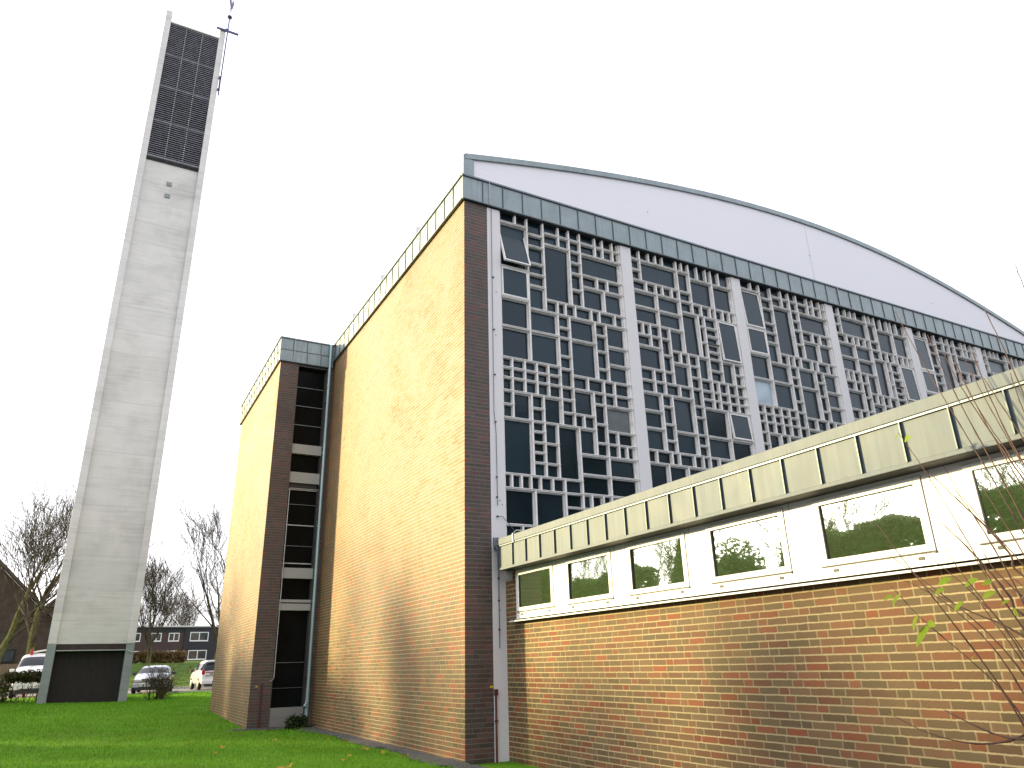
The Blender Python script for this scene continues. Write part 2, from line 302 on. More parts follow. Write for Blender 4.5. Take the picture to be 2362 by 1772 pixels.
VA=[[0.65,9.9,6.705],[0.382,9.9,9.638],[1.03,9.9,7.835],[1.652,9.9,8.106],[1.398,9.9,9.378],[1.925,9.9,8.106],[2.316,9.9,9.378],[2.511,9.9,9.378],[2.767,9.9,9.378],[2.311,8.877,8.607],[2.572,8.877,8.607],[2.466,8.607,8.106],[1.303,8.106,7.835],[1.489,8.106,7.835],[1.72,8.106,7.835],[2.11,8.106,7.835],[2.307,8.106,7.835],[2.696,8.106,7.835],[1.29,7.835,5.528],[1.565,7.835,5.528],[2.174,7.835,6.577],[2.444,7.835,6.577],[0.236,6.705,5.528],[0.505,6.705,6.05],[0.764,6.705,6.05],[1.019,6.705,6.05],[0.626,6.05,4.495],[0.887,6.05,4.495],[2.032,6.3,5.014],[2.295,6.577,4.258],[1.916,6.577,6.3],[2.557,6.577,6.059],[1.778,5.79,5.528],[2.544,5.536,5.014],[2.739,5.275,5.014],[1.646,5.528,3.3],[1.165,5.528,4.495],[0.172,4.495,4.241],[0.364,4.495,4.241],[0.559,4.495,4.241],[0.756,4.495,4.241],[1.011,4.495,4.241],[1.271,4.495,3.3],[0.638,4.241,3.3],[0.361,3.602,3.3],[1.84,4.258,3.984],[2.096,4.258,3.8],[2.287,4.258,3.8]]
HA=[[9.638,0.0,0.65],[8.634,0.0,0.65],[7.964,0.0,0.65],[9.518,0.65,1.03],[9.248,0.65,1.03],[8.856,0.65,1.03],[8.61,0.65,1.03],[8.348,0.65,1.03],[9.637,1.03,2.95],[9.378,1.03,2.95],[9.11,1.652,1.925],[8.858,1.652,1.925],[8.478,1.652,1.925],[8.877,1.925,2.95],[8.607,1.925,2.95],[8.106,1.03,2.95],[7.835,0.65,2.95],[7.353,0.0,1.29],[6.705,0.0,1.29],[7.558,1.29,1.565],[7.34,1.29,1.565],[6.948,1.29,1.565],[6.681,1.29,1.565],[7.558,2.174,2.444],[7.207,2.174,2.444],[6.823,2.174,2.444],[7.347,1.565,2.174],[7.354,2.444,2.95],[6.959,2.444,2.95],[6.577,1.565,2.95],[6.504,0.0,1.29],[6.305,0.0,1.565],[6.05,0.0,1.565],[6.3,1.565,2.95],[5.785,0.0,0.236],[5.784,0.626,0.887],[6.059,2.032,2.95],[5.79,1.29,2.032],[5.528,0.0,2.032],[5.656,2.032,2.295],[5.536,2.295,2.95],[5.275,2.032,2.95],[5.014,1.646,2.95],[5.335,0.626,0.887],[5.131,0.626,1.165],[4.94,0.626,0.887],[4.749,0.626,1.165],[4.495,0.0,1.646],[4.241,0.0,1.646],[4.63,1.646,2.95],[4.258,1.646,2.95],[3.602,0.0,0.638],[3.984,1.271,1.84],[3.8,1.646,2.95],[3.602,0.638,1.646]]
VB=[[0.264,9.9,9.107],[0.523,9.9,9.623],[0.721,9.9,9.623],[0.912,9.9,9.623],[1.306,9.9,7.568],[1.467,9.9,9.623],[1.66,9.9,8.59],[1.922,9.9,9.502],[2.181,9.9,9.502],[2.573,9.9,9.502],[0.39,9.107,8.862],[0.656,9.107,8.09],[0.84,9.107,8.862],[1.1,9.107,8.862],[2.335,9.9,8.862],[1.918,8.862,8.59],[2.177,8.862,8.59],[2.327,8.862,7.038],[2.565,8.862,8.59],[2.761,8.862,8.59],[1.786,8.59,7.568],[1.965,8.59,6.383],[0.192,8.09,7.812],[0.383,8.09,7.558],[0.647,8.09,6.516],[0.907,8.09,6.781],[1.155,7.568,7.301],[1.369,7.568,5.284],[1.639,7.568,3.3],[2.682,7.568,7.038],[2.157,7.038,6.383],[2.424,7.038,6.383],[2.68,7.038,6.383],[0.375,7.05,6.516],[1.028,6.781,6.516],[0.511,6.516,5.284],[0.788,6.516,5.284],[2.311,6.383,5.284],[0.239,5.284,5.021],[0.626,5.284,5.021],[0.821,5.284,5.021],[1.212,5.284,5.021],[1.448,5.284,5.021],[1.894,5.284,5.021],[0.513,5.021,3.3],[1.015,5.021,3.3]]
HB=[[9.623,0.0,1.66],[9.359,0.0,0.264],[9.107,0.0,1.66],[8.862,0.0,2.95],[9.502,1.66,2.95],[8.472,0.0,1.306],[8.59,1.306,2.95],[8.33,1.786,2.327],[8.128,1.965,2.327],[7.937,1.786,2.327],[8.09,0.0,1.306],[7.812,0.0,0.907],[7.558,0.0,0.647],[7.429,0.647,0.907],[7.05,0.0,0.907],[7.568,0.907,2.95],[7.301,0.907,1.639],[7.936,1.965,2.327],[7.742,1.965,2.327],[7.296,1.965,2.327],[7.298,2.682,2.95],[7.038,1.369,2.95],[6.781,0.0,2.95],[6.583,1.639,2.95],[6.516,0.0,1.369],[6.257,0.511,0.788],[5.875,0.511,0.788],[5.526,0.511,0.788],[6.121,0.0,0.511],[5.745,0.0,0.511],[6.385,1.369,1.639],[6.383,1.639,2.95],[6.136,1.369,1.639],[5.749,0.788,2.95],[5.517,1.369,1.639],[5.284,0.0,2.95],[5.021,0.0,2.95],[4.2,0,2.95]]
rng=random.Random(7)
# ================================================================ SETTING
def sheet(name,x0,x1,y0,y1,nx,ny,mat,dz=0.,fn=None):
    xs=np.linspace(x0,x1,nx) if not isinstance(x0,(list,np.ndarray)) else x0
    ys=np.linspace(y0,y1,ny)
    mb=MB(); vs=[];fs=[]
    for j,y in enumerate(ys):
        for i,x in enumerate(xs):
            vs.append((x,y,(fn or ground)(x,y)+dz))
    n=len(xs)
    for j in range(len(ys)-1):
        for i in range(n-1): fs.append((j*n+i,j*n+i+1,(j+1)*n+i+1,(j+1)*n+i))
    mb.add(vs,fs); return tag(mb.build(name,mat,smooth=True),kind='structure')
def gsheet():
    xs=sorted(set(list(np.linspace(-14,2,33))+list(np.linspace(-400,-14,14))+list(np.linspace(2,400,14))))
    ys=sorted(set(list(np.linspace(-16,40,113))+list(np.linspace(40,100,31))+list(np.linspace(100,900,9))+list(np.linspace(-300,-16,8))))
    vs=[(x,y,ground(x,y)) for y in ys for x in xs]; n=len(xs)
    fs=[(j*n+i,j*n+i+1,(j+1)*n+i+1,(j+1)*n+i) for j in range(len(ys)-1) for i in range(n-1)]
    ms=[(0 if (ys[j]<37.9 and ys[j]>-1.6 and xs[i]>-11) else (2 if ys[j]<=-1.6 or (xs[i]<=-11 and xs[i]>-15 and ys[j]<37) else 1)) for j in range(len(ys)-1) for i in range(n-1)]  # unseen ground to the south given a dark neutral tone to cut green bounce
    mb=MB(); mb.v=vs; mb.f=fs; mb.m=ms
    return tag(mb.build('ground',[M['lawn'],M['bank_grass'],M['forecourt']],smooth=True),kind='structure')
gsheet()
rd=sheet('road',-60,60,28.2,37.6,61,12,M['asphalt'],.004)
k=MB(); 
for i in range(60): k.box(-60+2*i+.005,-60+2*i+1.995,37.6,37.75,.35,.62)
for i in range(60): k.box(-60+2*i+.005,-60+2*i+1.995,28.05,28.2,.35,.52)
tag(k.build('kerb',M['kerb'],bevel=.01),kind='structure')
# worn gravel strip along the foot of the church wall
def strip():
    mb=MB(); vs=[];fs=[]
    N=70; r=random.Random(3)
    for i in range(N+1):
        y=-1.2+10.3*i/N; w=.30+.10*math.sin(y*1.7)+.07*r.uniform(-1,1)+(.12 if y>7.5 else 0)
        for j in range(5):
            x=-.0-w*j/4; vs.append((x,y,ground(x,y)+.030*(1-j/4)+.008+.012*r.uniform(-1,1)))
    for i in range(N):
        for j in range(4): fs.append((i*5+j,i*5+j+1,(i+1)*5+j+1,(i+1)*5+j))
    mb.add(vs,fs)
    vs=[];fs=[]
    for i in range(21):
        x=-1.9+1.9*i/20; w=.22+.08*math.sin(x*5)+.05*r.uniform(-1,1)
        for j in range(4): y=9.19-w*j/3; vs.append((x,y,ground(x,y)+.03*(1-j/3)+.011+.01*r.uniform(-1,1)))
    for i in range(20):
        for j in range(3): fs.append((i*4+j,i*4+j+1,(i+1)*4+j+1,(i+1)*4+j))
    mb.add(vs,fs)
    return tag(mb.build('path',M['gravel']),kind='structure')
strip()
# ================================================================ CHURCH
YB=9.195; XR=20.68; YE=16.2
ch=thing('church',(0,0,0),'tall brick church with white lattice windows, zinc fascia and curved white gable','church')
def part(name,mb,mat,parent=None,**k): return mb.build(name,mat,parent or ch,**k)
# walls
w=MB(); w.box(0,.35,0,YB,-.8,9.9); w.box(.35,.49,0,.3,-.8,9.9); part('wall',w,M['brick'])
# pier face of the same brick, its shade painted in as darker colour, 2 mm proud
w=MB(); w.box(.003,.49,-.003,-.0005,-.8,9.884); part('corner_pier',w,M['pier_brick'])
w=MB(); w.box(-1.55,-1.25,YB+.003,15.85,-.8,9.7); w.box(-1.25,0,15.5,15.85,-.8,9.7); part('wall',w,M['brick'])
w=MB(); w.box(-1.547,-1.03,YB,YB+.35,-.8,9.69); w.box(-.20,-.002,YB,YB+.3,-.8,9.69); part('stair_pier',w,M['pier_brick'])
# interior darkness: back wall of the nave so panes stay dark
w=MB(); w.box(.36,XR-.35,YE-.3,YE,-.5,10.3); w.box(XR-.35,XR,0,YE,-.8,9.9); part('rear_wall',w,M['brick'])
# arch profile
ax_=np.array([0,1.136,2.506,4.46,6.711,8.6,10.3,12.2,14.79,17.76,19.76,20.68]); az_=np.array([10.955,11.213,11.487,11.81,12.125,12.27,12.30,12.205,12.0,11.385,10.905,10.66])
pf=np.polyfit(ax_,az_,5)
arc=lambda x: float(np.polyval(pf,x))
NX=48; xs=[XR*i/NX for i in range(NX+1)]
# gable
g=MB(); vs=[];fs=[]
for i,x in enumerate(xs): 
    for y in (0.0,.12): vs+= [(x,y,10.30),(x,y,arc(x)-.02)]
for i in range(NX):
    a=i*4;b=a+4
    fs+= [(a,b,b+1,a+1),(a+2,a+3,b+3,b+2),(a+1,b+1,b+3,a+3)]
fs+=[(0,1,3,2),(NX*4,NX*4+2,NX*4+3,NX*4+1)]
g.add(vs,fs); part('gable',g,M['gable_white'])
g=MB(); g.box(9.99,10.0,-.004,-.001,10.45,arc(10)-.13); g.box(9.97,10.01,-.012,-.001,11.2,11.235); g.box(4.6,4.63,-.010,-.001,10.95,10.98); g.box(15.0,15.03,-.010,-.001,10.9,10.93); part('gable_joint',g,M['galv'])
# gable trim: curved band on top + vertical strips at the ends
g=MB(); vs=[];fs=[]
for i,x in enumerate(xs):
    z=arc(x); vs+=[(x,-.045,z-.125),(x,-.045,z),(x,.16,z+.004),(x,-.003,z-.125)]
for i in range(NX):
    a=i*4;b=a+4
    fs+=[(a,b,b+1,a+1),(a+1,b+1,b+2,a+2),(a,a+3,b+3,b)]
fs+=[(0,1,2,3)]
g.add(vs,fs); g.box(-.004,.20,-.035,-.002,10.30,arc(.1)-.128); g.box(-.03,-.005,-.036,.16,10.30,10.94)
part('gable_trim',g,M['zinc'])
# saw-tooth shell roof
for k in range(6):
    y0=.165+2.5*k if k else .165; y1=2.63+2.47*k-.1
    if k: y0=2.63+2.47*(k-1)
    vs=[];fs=[]
    r=MB()
    for i,x in enumerate(xs):
        z=arc(x)-(.0 if k==0 else .17)
        vs+=[(x,y0,9.95),(x,y0,z),(x,y0+.02,z+.02),(x,y0+.75,z-.27),(x,y1,z-.62),(x,y1,9.95)]
    for i in range(NX):
        a=i*6;b=a+6
        for q in range(5): fs.append((a+q,b+q,b+q+1,a+q+1))
    fs+=[tuple(range(6)),tuple(NX*6+5-q for q in range(6))]
    r.add(vs,fs); r.m=[1 if (i_<NX*5 and i_%5<2) or i_>=NX*5 else 0 for i_ in range(len(fs))]; part('roof',r,[M['zinc'],M['gable_white']])
# fascias --------------------------------------------------------
def fascia(pts,z0,z1,seams,cap=True,name='fascia'):
    """pts: list of (axis,const,a0,a1,sign): axis 'x' runs along x at y=const facing sign"""
    f=MB(); s=MB(); c=MB()
    for (axx,cst,a0,a1,sg) in pts:
        T=.05
        def B(m,a,b,o0,o1,za,zb):
            # o: outward offsets from cst
            p,q=sorted((cst+sg*o0,cst+sg*o1))
            if axx=='x': m.box(a,b,p,q,za,zb)
            else: m.box(p,q,a,b,za,zb)
        B(f,a0,a1,-T,0,z0,z1)
        for lo,hi,t0,off in seams:
            t=a0+t0
            while (t<a1-.02):
                B(s,t-.008,t+.008,-.001,.016,lo+.012,hi-.004); t+=off
        B(c,a0-(.02 if axx=='x' else 0),a1,-T-.15,.03,z1,z1+.035)
        B(c,a0,a1,-.002,.014,z0-.012,z0+.010)
        if len(seams)>1: B(s,a0,a1,-.001,.012,seams[0][0]-.008,seams[0][0]+.008)
    o=part(name,f,M['zinc']); 
    s.build('seam',M['zinc_seam'],o); c.build('cap',M['zinc_cap'],o); return o
fascia([('x',-.055,-.055,XR,-1)],9.885,10.395,[(9.885,10.395,.435,.450)])
fascia([('y',-.055,-.004,YB-.06,-1)],9.885,10.395,[(9.885,10.395,.40,.450)])
w=MB(); w.box(-.004,XR,-.004,.25,9.855,9.885); part('soffit',w,M['seal_black'])
fascia([('x',YB-.05,-1.60,-.055,-1)],9.69,10.385,[(10.04,10.385,.36,.40),(9.69,10.04,.38,.40)])
fascia([('y',-1.60,YB+.0,15.9,-1)],9.69,10.385,[(10.04,10.385,.40,.46),(9.69,10.04,.22,.46)])
w=MB(); w.box(-1.55,-.06,YB,15.8,10.0,10.36); part('roof',w,M['zinc_cap'])
w=MB(); w.box(-1.03,-.2,YB-.002,YB+.3,9.60,9.69); part('soffit',w,M['seal_black'])
# columns & lattice windows
X0=.49; CW=.2842; BAY=3.2338
for i in range(7):
    zb=-.8 if i==0 else 3.2
    w=MB(); x=X0+i*BAY; w.box(x+.002,x+CW,-.004,.26,zb,9.853)
    part('column',w,M['column_white'],bevel=.006)
def cells(V,Hh,wd,zlo,zhi):
    X=sorted(set([0,wd]+[q[0] for q in V])); Z=sorted(set([zlo,zhi]+[q[0] for q in Hh]))
    X=[X[0]]+[b for a,b in zip(X,X[1:]) if b-a>.004]; Z=[Z[0]]+[b for a,b in zip(Z,Z[1:]) if b-a>.004]
    nx=len(X)-1;nz=len(Z)-1; par=list(range(nx*nz))
    def fd(a):
        while par[a]!=a:par[a]=par[par[a]];a=par[a]
        return a
    for i in range(nx):
        for j in range(nz):
            xm=(X[i]+X[i+1])/2; zm=(Z[j]+Z[j+1])/2
            if i+1<nx and not any(abs(q[0]-X[i+1])<.006 and q[2]-.01<zm<q[1]+.01 for q in V): par[fd(i*nz+j)]=fd((i+1)*nz+j)
            if j+1<nz and not any(abs(q[0]-Z[j+1])<.006 and q[1]-.01<xm<q[2]+.01 for q in Hh): par[fd(i*nz+j)]=fd(i*nz+j+1)
    out={}
    for i in range(nx):
        for j in range(nz):
            r=fd(i*nz+j); b=out.get(r)
            c=(X[i],X[i+1],Z[j],Z[j+1])
            out[r]=c if b is None else (min(b[0],c[0]),max(b[1],c[1]),min(b[2],c[2]),max(b[3],c[3]))
    return list(out.values())
WD=BAY-CW; YF=.012; DP=.095; BW=.017
def lattice(V,Hh,jit):
    m=MB(); r=random.Random(jit)
    for x,zt,zb in V:
        if zt-zb<.03: continue
        m.box(x-.02-BW,x-.02+BW,YF,YF+DP,zb,min(zt,9.852))
    n=0
    for z,a,b in Hh:
        n+=1; e=.0016*(n%2)
        m.box(max(a-.02,0.0),min(b-.0,WD),YF+.003+e,YF+DP+.002,z-.016,z+.016)
        # weathered drip lip
        m.box(max(a-.02,0.0),min(b-.0,WD),YF-.012,YF+.002,z+.006,z+.017)
    # outer jamb frame
    m.box(0,.028,YF+.02,YF+DP,3.25,9.85); m.box(WD-.045,WD,YF+.016,YF+DP+.004,3.25,9.85); m.box(WD-.07,WD-.046,YF+.045,YF+DP,3.25,9.85)
    # inner rebates around the larger panes
    return m
LATa=lattice(VA,HA,1); LATb=lattice(VB,HB,2)
CA=cells(VA,HA,WD,3.25,9.85); CB=cells(VB,HB,WD,3.25,9.85)
def rebates(C):
    m=MB()
    for x0,x1,z0,z1 in C:
        if (x1-x0)*(z1-z0)>.16:
            a0,a1,b0,b1=x0+.001,x1-.041,z0+.019,z1-.019; t=.014
            m.box(a0,a0+t,YF+.05,YF+DP,b0,b1); m.box(a1-t,a1,YF+.05,YF+DP,b0,b1)
            m.box(a0+t,a1-t,YF+.05,YF+DP,b0,b0+t); m.box(a0+t,a1-t,YF+.05,YF+DP,b1-t,b1)
    return m
def panes(C,seed,special):
    m=MB(); r=random.Random(seed)
    for c in C:
        x0,x1,z0,z1=c; t1,t2=r.gauss(0,.012),r.gauss(0,.014)
        mi=0
        for (sx,sz,k) in special:
            if x0<sx<x1 and z0<sz<z1: mi=k
        y=YF+DP-.012; w=(x1-x0)/2; h=(z1-z0)/2
        f=lambda sx,sz: y+sx*w*t1+sz*h*t2+.004*0
        m.add([(x0-.03,f(-1,-1),z0),(x1,f(1,-1),z0),(x1,f(1,1),z1),(x0-.03,f(-1,1),z1)],[(0,1,2,3)],mi)
    return m
def sash(parent,x0,x1,z0,z1,ang,hinge):
    """top or pivot hung sash; ang swings bottom outwards"""
    zp=z1-(z1-z0)*hinge
    fr=MB(); gl=MB(); t=.030
    fr.box(x0,x0+t,-.02,.02,z0-zp,z1-zp); fr.box(x1-t,x1,-.02,.02,z0-zp,z1-zp)
    fr.box(x0+t,x1-t,-.02,.02,z0-zp,z0-zp+t); fr.box(x0+t,x1-t,-.02,.02,z1-zp-t,z1-zp)
    gl.box(x0+t,x1-t,-.006,.006,z0-zp+t,z1-zp-t)
    o=fr.build('sash',[M['lattice_white']],parent); g=gl.build('sash_glass',[M['church_glass']],parent)
    for q in (o,g): q.location=(0,YF+(.02 if hinge<.2 else .035),zp); q.rotation_euler=(-ang,0,0)
for i in range(6):
    A=i%2==0; x=X0+CW+i*BAY
    src=MB(); L=LATa if A else LATb; src.v=list(L.v);src.f=list(L.f);src.m=list(L.m)
    q=rebates(CA if A else CB); src.add(q.v,q.f)
    o=src.build('window_lattice',[M['lattice_white']],ch,loc=(x,0,0))
    sp=[]
    if i==0: sp=[(2.6,5.8,2)]
    if i==2: sp=[(.3,7.0,1)]
    if i==1: sp=[(1.0,6.9,0)]
    if i==3: sp=[]
    panes(CA if A else CB,10+i,sp).build('pane',[M['church_glass'],M['pale_glass'],M['frost_glass']],o)
    if A:
        sash(o,.03,.61,8.66,9.61,[R(17),0,R(4),0,R(2),0][i],.42)
        sash(o,.03,.61,7.99,8.61,R(1.5),.1)
    else:
        sash(o,2.345,2.885,7.60,8.57,R(3.0),.1)
        sash(o,2.335,2.885,5.77,6.36,R(5) if i==1 else R(1),.1)
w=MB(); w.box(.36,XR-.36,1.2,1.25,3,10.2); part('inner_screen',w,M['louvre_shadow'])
# stair window strip
sy=YB+.16
o=MB().box(-1.03,-.2,sy+.02,sy+.05,.5,9.62).build('stair_window',M['stair_glass'],ch)
t=MB()
for z,h in ((9.016,.012),(8.449,.014),(7.881,.014),(7.305,.012),(5.608,.010),(5.042,.018),(4.485,.010),(4.028,.018),(1.55,.010),(.95,.006),(6.015,.015)): MB().box(-1.03,-.2,sy-.012,sy+.018,z-h*.7,z+h*.7).build('transom',M['galv'] if h>.0145 else M['zinc_cap'],o)
t=MB()
for a,b in ((7.02,7.29),(6.19,6.49),(3.63,3.90),(3.02,3.09),(2.82,2.99)): MB().box(-1.03,-.2,YB+.05,sy+.016,a,b).build('spandrel',M['band_white'],o)
t=MB(); t.box(-1.03,-.2,sy-.03,sy+.014,6.05,6.18); t.box(-1.03,-.99,sy-.03,sy+.014,.5,2.8); t.box(-.235,-.2,sy-.03,sy+.014,.5,9.6); t.box(-1.03,-1.0,sy-.03,sy+.014,6.5,9.6); t.build('window_frame',M['seal_black'],o)
w=MB(); w.box(-1.028,-.202,YB+.03,YB+.3,-.6,.50); part('concrete_base',w,M['plinth'])
w=MB(); w.box(-1.0,-.8,YB+.31,YB+.36,0.,9.6)
# conductor on the left of the strip
w=MB(); w.tube([(-.995,YB+.02,z) for z in (1.2,2.8,6.0)],.012,6); w.tube([(-.995,YB+.02,6.0),(-.99,YB+.02,6.02),(-.20,YB+.02,6.02)],.012,6)
w.tube([(-.995,YB+.02,1.2),(-1.03,YB-.02,1.15),(-1.10,YB-.03,1.12)],.008,6); part('lightning_conductor',w,M['galv'])
w=MB(); w.tube([(-1.28,YB-.03,0),(-1.28,YB-.03,1.08)],.022,8); part('conduit',w,M['conduit_red'])
# downpipe
w=MB(); px,py=-.165,YB-.14
w.tube([(px,py,.02),(px,py,.9)],.046,14); w.tube([(px,py,.9),(px,py,10.38)],.041,14)
for z in (.9,3.05,5.0,7.05,9.1): w.tube([(px,py,z-.03),(px,py,z+.03)],.048,14)
w.tube([(px,py,.62),(px,py,.66)],.052,14); w.tube([(px,py,.74),(px,py,.76)],.050,14)
w.tube([(px-.02,py-.02,.60),(px-.07,py-.06,.50)],[.03,.05],10)
dp=part('downpipe',w,M['pipe_zinc'],smooth=False)
for z in (1.2,3.6,6.1,8.6): MB().box(px-.055,px+.055,py-.005,py+.16,z-.012,z+.012).build('pipe_bracket',M['zinc_seam'],dp)
MB().tube([(px,py,-.1),(px,py,.02)],.056,12).build('pipe_foot',M['copper_pipe'],dp)
# conductor on the first column
w=MB(); w.tube([(.58,-.02,9.83),(.565,-.028,5.6),(.60,-.028,5.2),(.605,-.028,3.9)],.006,5)
w.tube([(.60,-.03,3.72),(.69,-.04,3.72),(.82,-.18,3.48),(.86,-.30,3.36)],.006,5)
w.tube([(.60,-.028,3.1),(.60,-.028,1.62)],.007,5)
for z in (3.72,4.05,4.4,5.4,6.3,7.2,8.3,2.7,2.35,1.9): w.box(.588,.612,-.036,-.004,z-.012,z+.012)
for x,z in ((.66,4.0),(.70,3.93),(.75,2.4),(.76,2.05),(.63,2.2),(.665,8.0),(.64,7.1)): w.box(x-.006,x+.006,-.016,-.004,z-.006,z+.006)
part('lightning_conductor',w,M['iron'] if 0 else M['zinc_seam'])
w=MB(); w.tube([(.515,-.03,-.3),(.515,-.03,1.0)],.017,8); w.box(.495,.545,-.05,-.004,.93,1.02); w.box(.50,.54,-.045,-.004,.55,.58); part('conduit',w,M['conduit_red'])
def ysign(x,y,z,rz=0):
    o=MB().box(x-.028,x+.028,y-.003,y,z-.016,z+.016).build('sign',M['sign_yellow'],ch)
    s=MB(); s.box(x-.020,x-.004,y-.0045,y-.0032,z+.002,z+.005); s.box(x+.002,x+.006,y-.0045,y-.0032,z-.002,z+.010); s.box(x+.006,x+.014,y-.0045,y-.0032,z+.007,z+.010)
    s.box(x-.020,x+.016,y-.0045,y-.0032,z-.010,z-.007)
    s.build('sign_lettering',M['sign_ink'],o)
ysign(.452,-.004,1.055); ysign(-1.40,YB-.002,1.01)
# strap clip on fascia joints
w=MB(); 
for x in (.52,10.72): w.tube([(x,-.075,10.43),(x,-.082,10.36),(x+.01,-.075,9.90)],.008,6)
w.tube([(-1.2,YB-.09,10.42),(-1.2,YB-.075,9.98),(-1.22,YB-.075,9.69),(-1.25,YB-.08,9.665)],.008,6); part('fascia_clip',w,M['galv'])
# ================================================================ ANNEX
an=thing('annex',(0,0,0),'low brick annex with zinc parapet and a band of white framed windows','annex')
GX=.7394; FX=.468; YS=-15.0
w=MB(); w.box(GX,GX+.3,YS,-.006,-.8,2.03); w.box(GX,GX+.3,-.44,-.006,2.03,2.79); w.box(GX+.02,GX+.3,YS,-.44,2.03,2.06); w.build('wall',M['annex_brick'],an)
w=MB(); w.box(FX+.05,19,YS,-.006,3.16,3.215); w.build('roof',M['zinc_cap'],an)
w=MB(); w.box(FX+.01,GX+.35,YS,-.30,2.785,2.83); w.build('soffit',M['seal_black'],an)  # black colour paints in the shade under the fascia
w=MB(); w.box(FX,FX+.05,YS,-.302,2.805,3.175); w.box(FX+.05,GX+.2,-.35,-.302,2.805,3.175); fa=w.build('fascia',M['zinc_annex'],an)
s=MB(); y=-.793
ys_=[-.793+.0]
for k in range(33):
    s.box(FX-.026,FX-.0005,y-.005,y+.005,2.825,3.158); y-=.4195
s.build('seam',M['zinc_seam'],fa)
w=MB(); w.box(FX-.03,FX+.22,YS,-.28,3.178,3.285); w.box(FX-.016,FX+.0-.0005,YS,-.302,2.783,2.825); w.box(FX-.03,GX+.2,-.279,-.24,3.12,3.285); w.build('parapet_cap',M['zinc_annex_cap'],an,bevel=.006)
w=MB(); w.box(FX-.02,FX+.0,YS,-.31,3.160,3.176); w.box(FX-.022,FX+.06,-.302,-.285,2.785,3.178); w.build('shadow_gap',M['zinc_cap'],an)
w=MB(); w.tube([(FX+.02,-.16,3.2),(FX+.02,-.16,3.33)],.05,10); w.build('vent_pipe',M['zinc_cap'],an)
w=MB(); w.box(GX-.15,GX-.05,-.34,-.26,2.66,2.785); w.box(GX-.14,GX-.06,-.345,-.255,2.64,2.66); w.build('wall_lamp',M['galv'],an)
# wire on the parapet
w=MB(); pts=[]
for k in range(60):
    y=-1.2-.23*k; pts.append((FX+.13,y,3.285+.03+.012*math.sin(k*1.1)))
w.tube(pts,.006,5)
for k in range(0,60,6): y=-1.2-.23*k; w.box(FX+.12,FX+.14,y-.01,y+.01,3.285,3.32)
w.tube([(FX-.035,-.86,3.16),(FX-.04,-.86,3.29),(FX+.02,-.88,3.34),(FX+.13,-.98,3.32)],.010,6)
w.build('roof_wire',M['galv'],an)
w=MB(); w.box(GX-.12,GX+.02,YS,-.31,2.012,2.034); w.box(GX-.12,GX-.105,YS,-.31,1.995,2.034); w.build('sill',M['upvc_white'],an,bevel=.003)
# windows: module
edges=[-.44,-1.668]+[-1.668-1.4605*k for k in range(1,10)]
for k in range(len(edges)-1):
    a,b=edges[k],edges[k+1]
    g1=b+.148; g0=g1+.966          # pane from g1 (right, nearer viewer) to g0
    if k==0: g0=a-.108; 
    zf0,zf1=2.036,2.784; z0,z1=2.202,2.695
    XF=GX-.050
    m=MB()
    # fixed frame as four rails round the sash opening
    s0,s1=g0+.075,g1-.075; t0,t1=z0-.062,z1+.062
    m.box(XF,XF+.07,b+.002,s1,zf0,zf1); 
    m.box(XF,XF+.07,s0,a-.002,zf0,zf1); m.box(XF+.0005,XF+.07,s1,s0,zf0,t0); m.box(XF+.0005,XF+.07,s1,s0,t1,zf1)
    if k: pass
    fr=m.build('window_frame',M['upvc_white'],an)
    m=MB(); c=.006
    m.box(XF-.012,XF+.055,s1+c,g1,t0+c,t1-c); m.box(XF-.012,XF+.055,g0,s0-c,t0+c,t1-c); m.box(XF-.0125,XF+.055,g1,g0,t0+c,z0); m.box(XF-.0125,XF+.055,g1,g0,z1,t1-c)
    sh=m.build('sash',M['upvc_white'],fr,bevel=.003)
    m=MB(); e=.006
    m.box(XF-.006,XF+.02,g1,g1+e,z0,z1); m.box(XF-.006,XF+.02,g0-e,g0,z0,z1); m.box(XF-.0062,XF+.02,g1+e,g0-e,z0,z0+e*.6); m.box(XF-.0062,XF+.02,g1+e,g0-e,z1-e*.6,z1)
    m.box(XF-.0135,XF+.06,s1,s0,t0-.004,t0+c); m.box(XF-.0005,XF+.06,s1,s1+c,t0+c,t1-c);  # thick black bottom strip also paints the shadow line under the sash
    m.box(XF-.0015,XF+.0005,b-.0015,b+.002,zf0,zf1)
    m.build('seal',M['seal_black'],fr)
    m=MB(); 
    for yy in (g0-.07,g1+.07): MB().box(XF-.006,XF-.0002,yy-.026,yy+.026,2.086,2.112).build('drain_cap',M['seal_black'],fr)
    m.box(XF-.014,XF-.001,s1+.0,s1+.022,t0-.012,t0+.006)
    m.build('hinge',M['seal_black'],fr)
    m=MB(); rr=random.Random(k); ty=rr.gauss(0,.004); tz=rr.gauss(0,.003)
    if k==0: ty-=.0
    m.add([(XF+.012-ty,g1,z0),(XF+.012+ty,g0,z0),(XF+.012+ty+tz,g0,z1),(XF+.012-ty+tz,g1,z1)],[(0,1,2,3)])
    m.build('pane',M['annex_glass'],fr)
m=MB(); m.box(GX+.045,GX+.06,YS,-.44,2.06,2.79); m.build('inner_blind',M['louvre_shadow'],an)
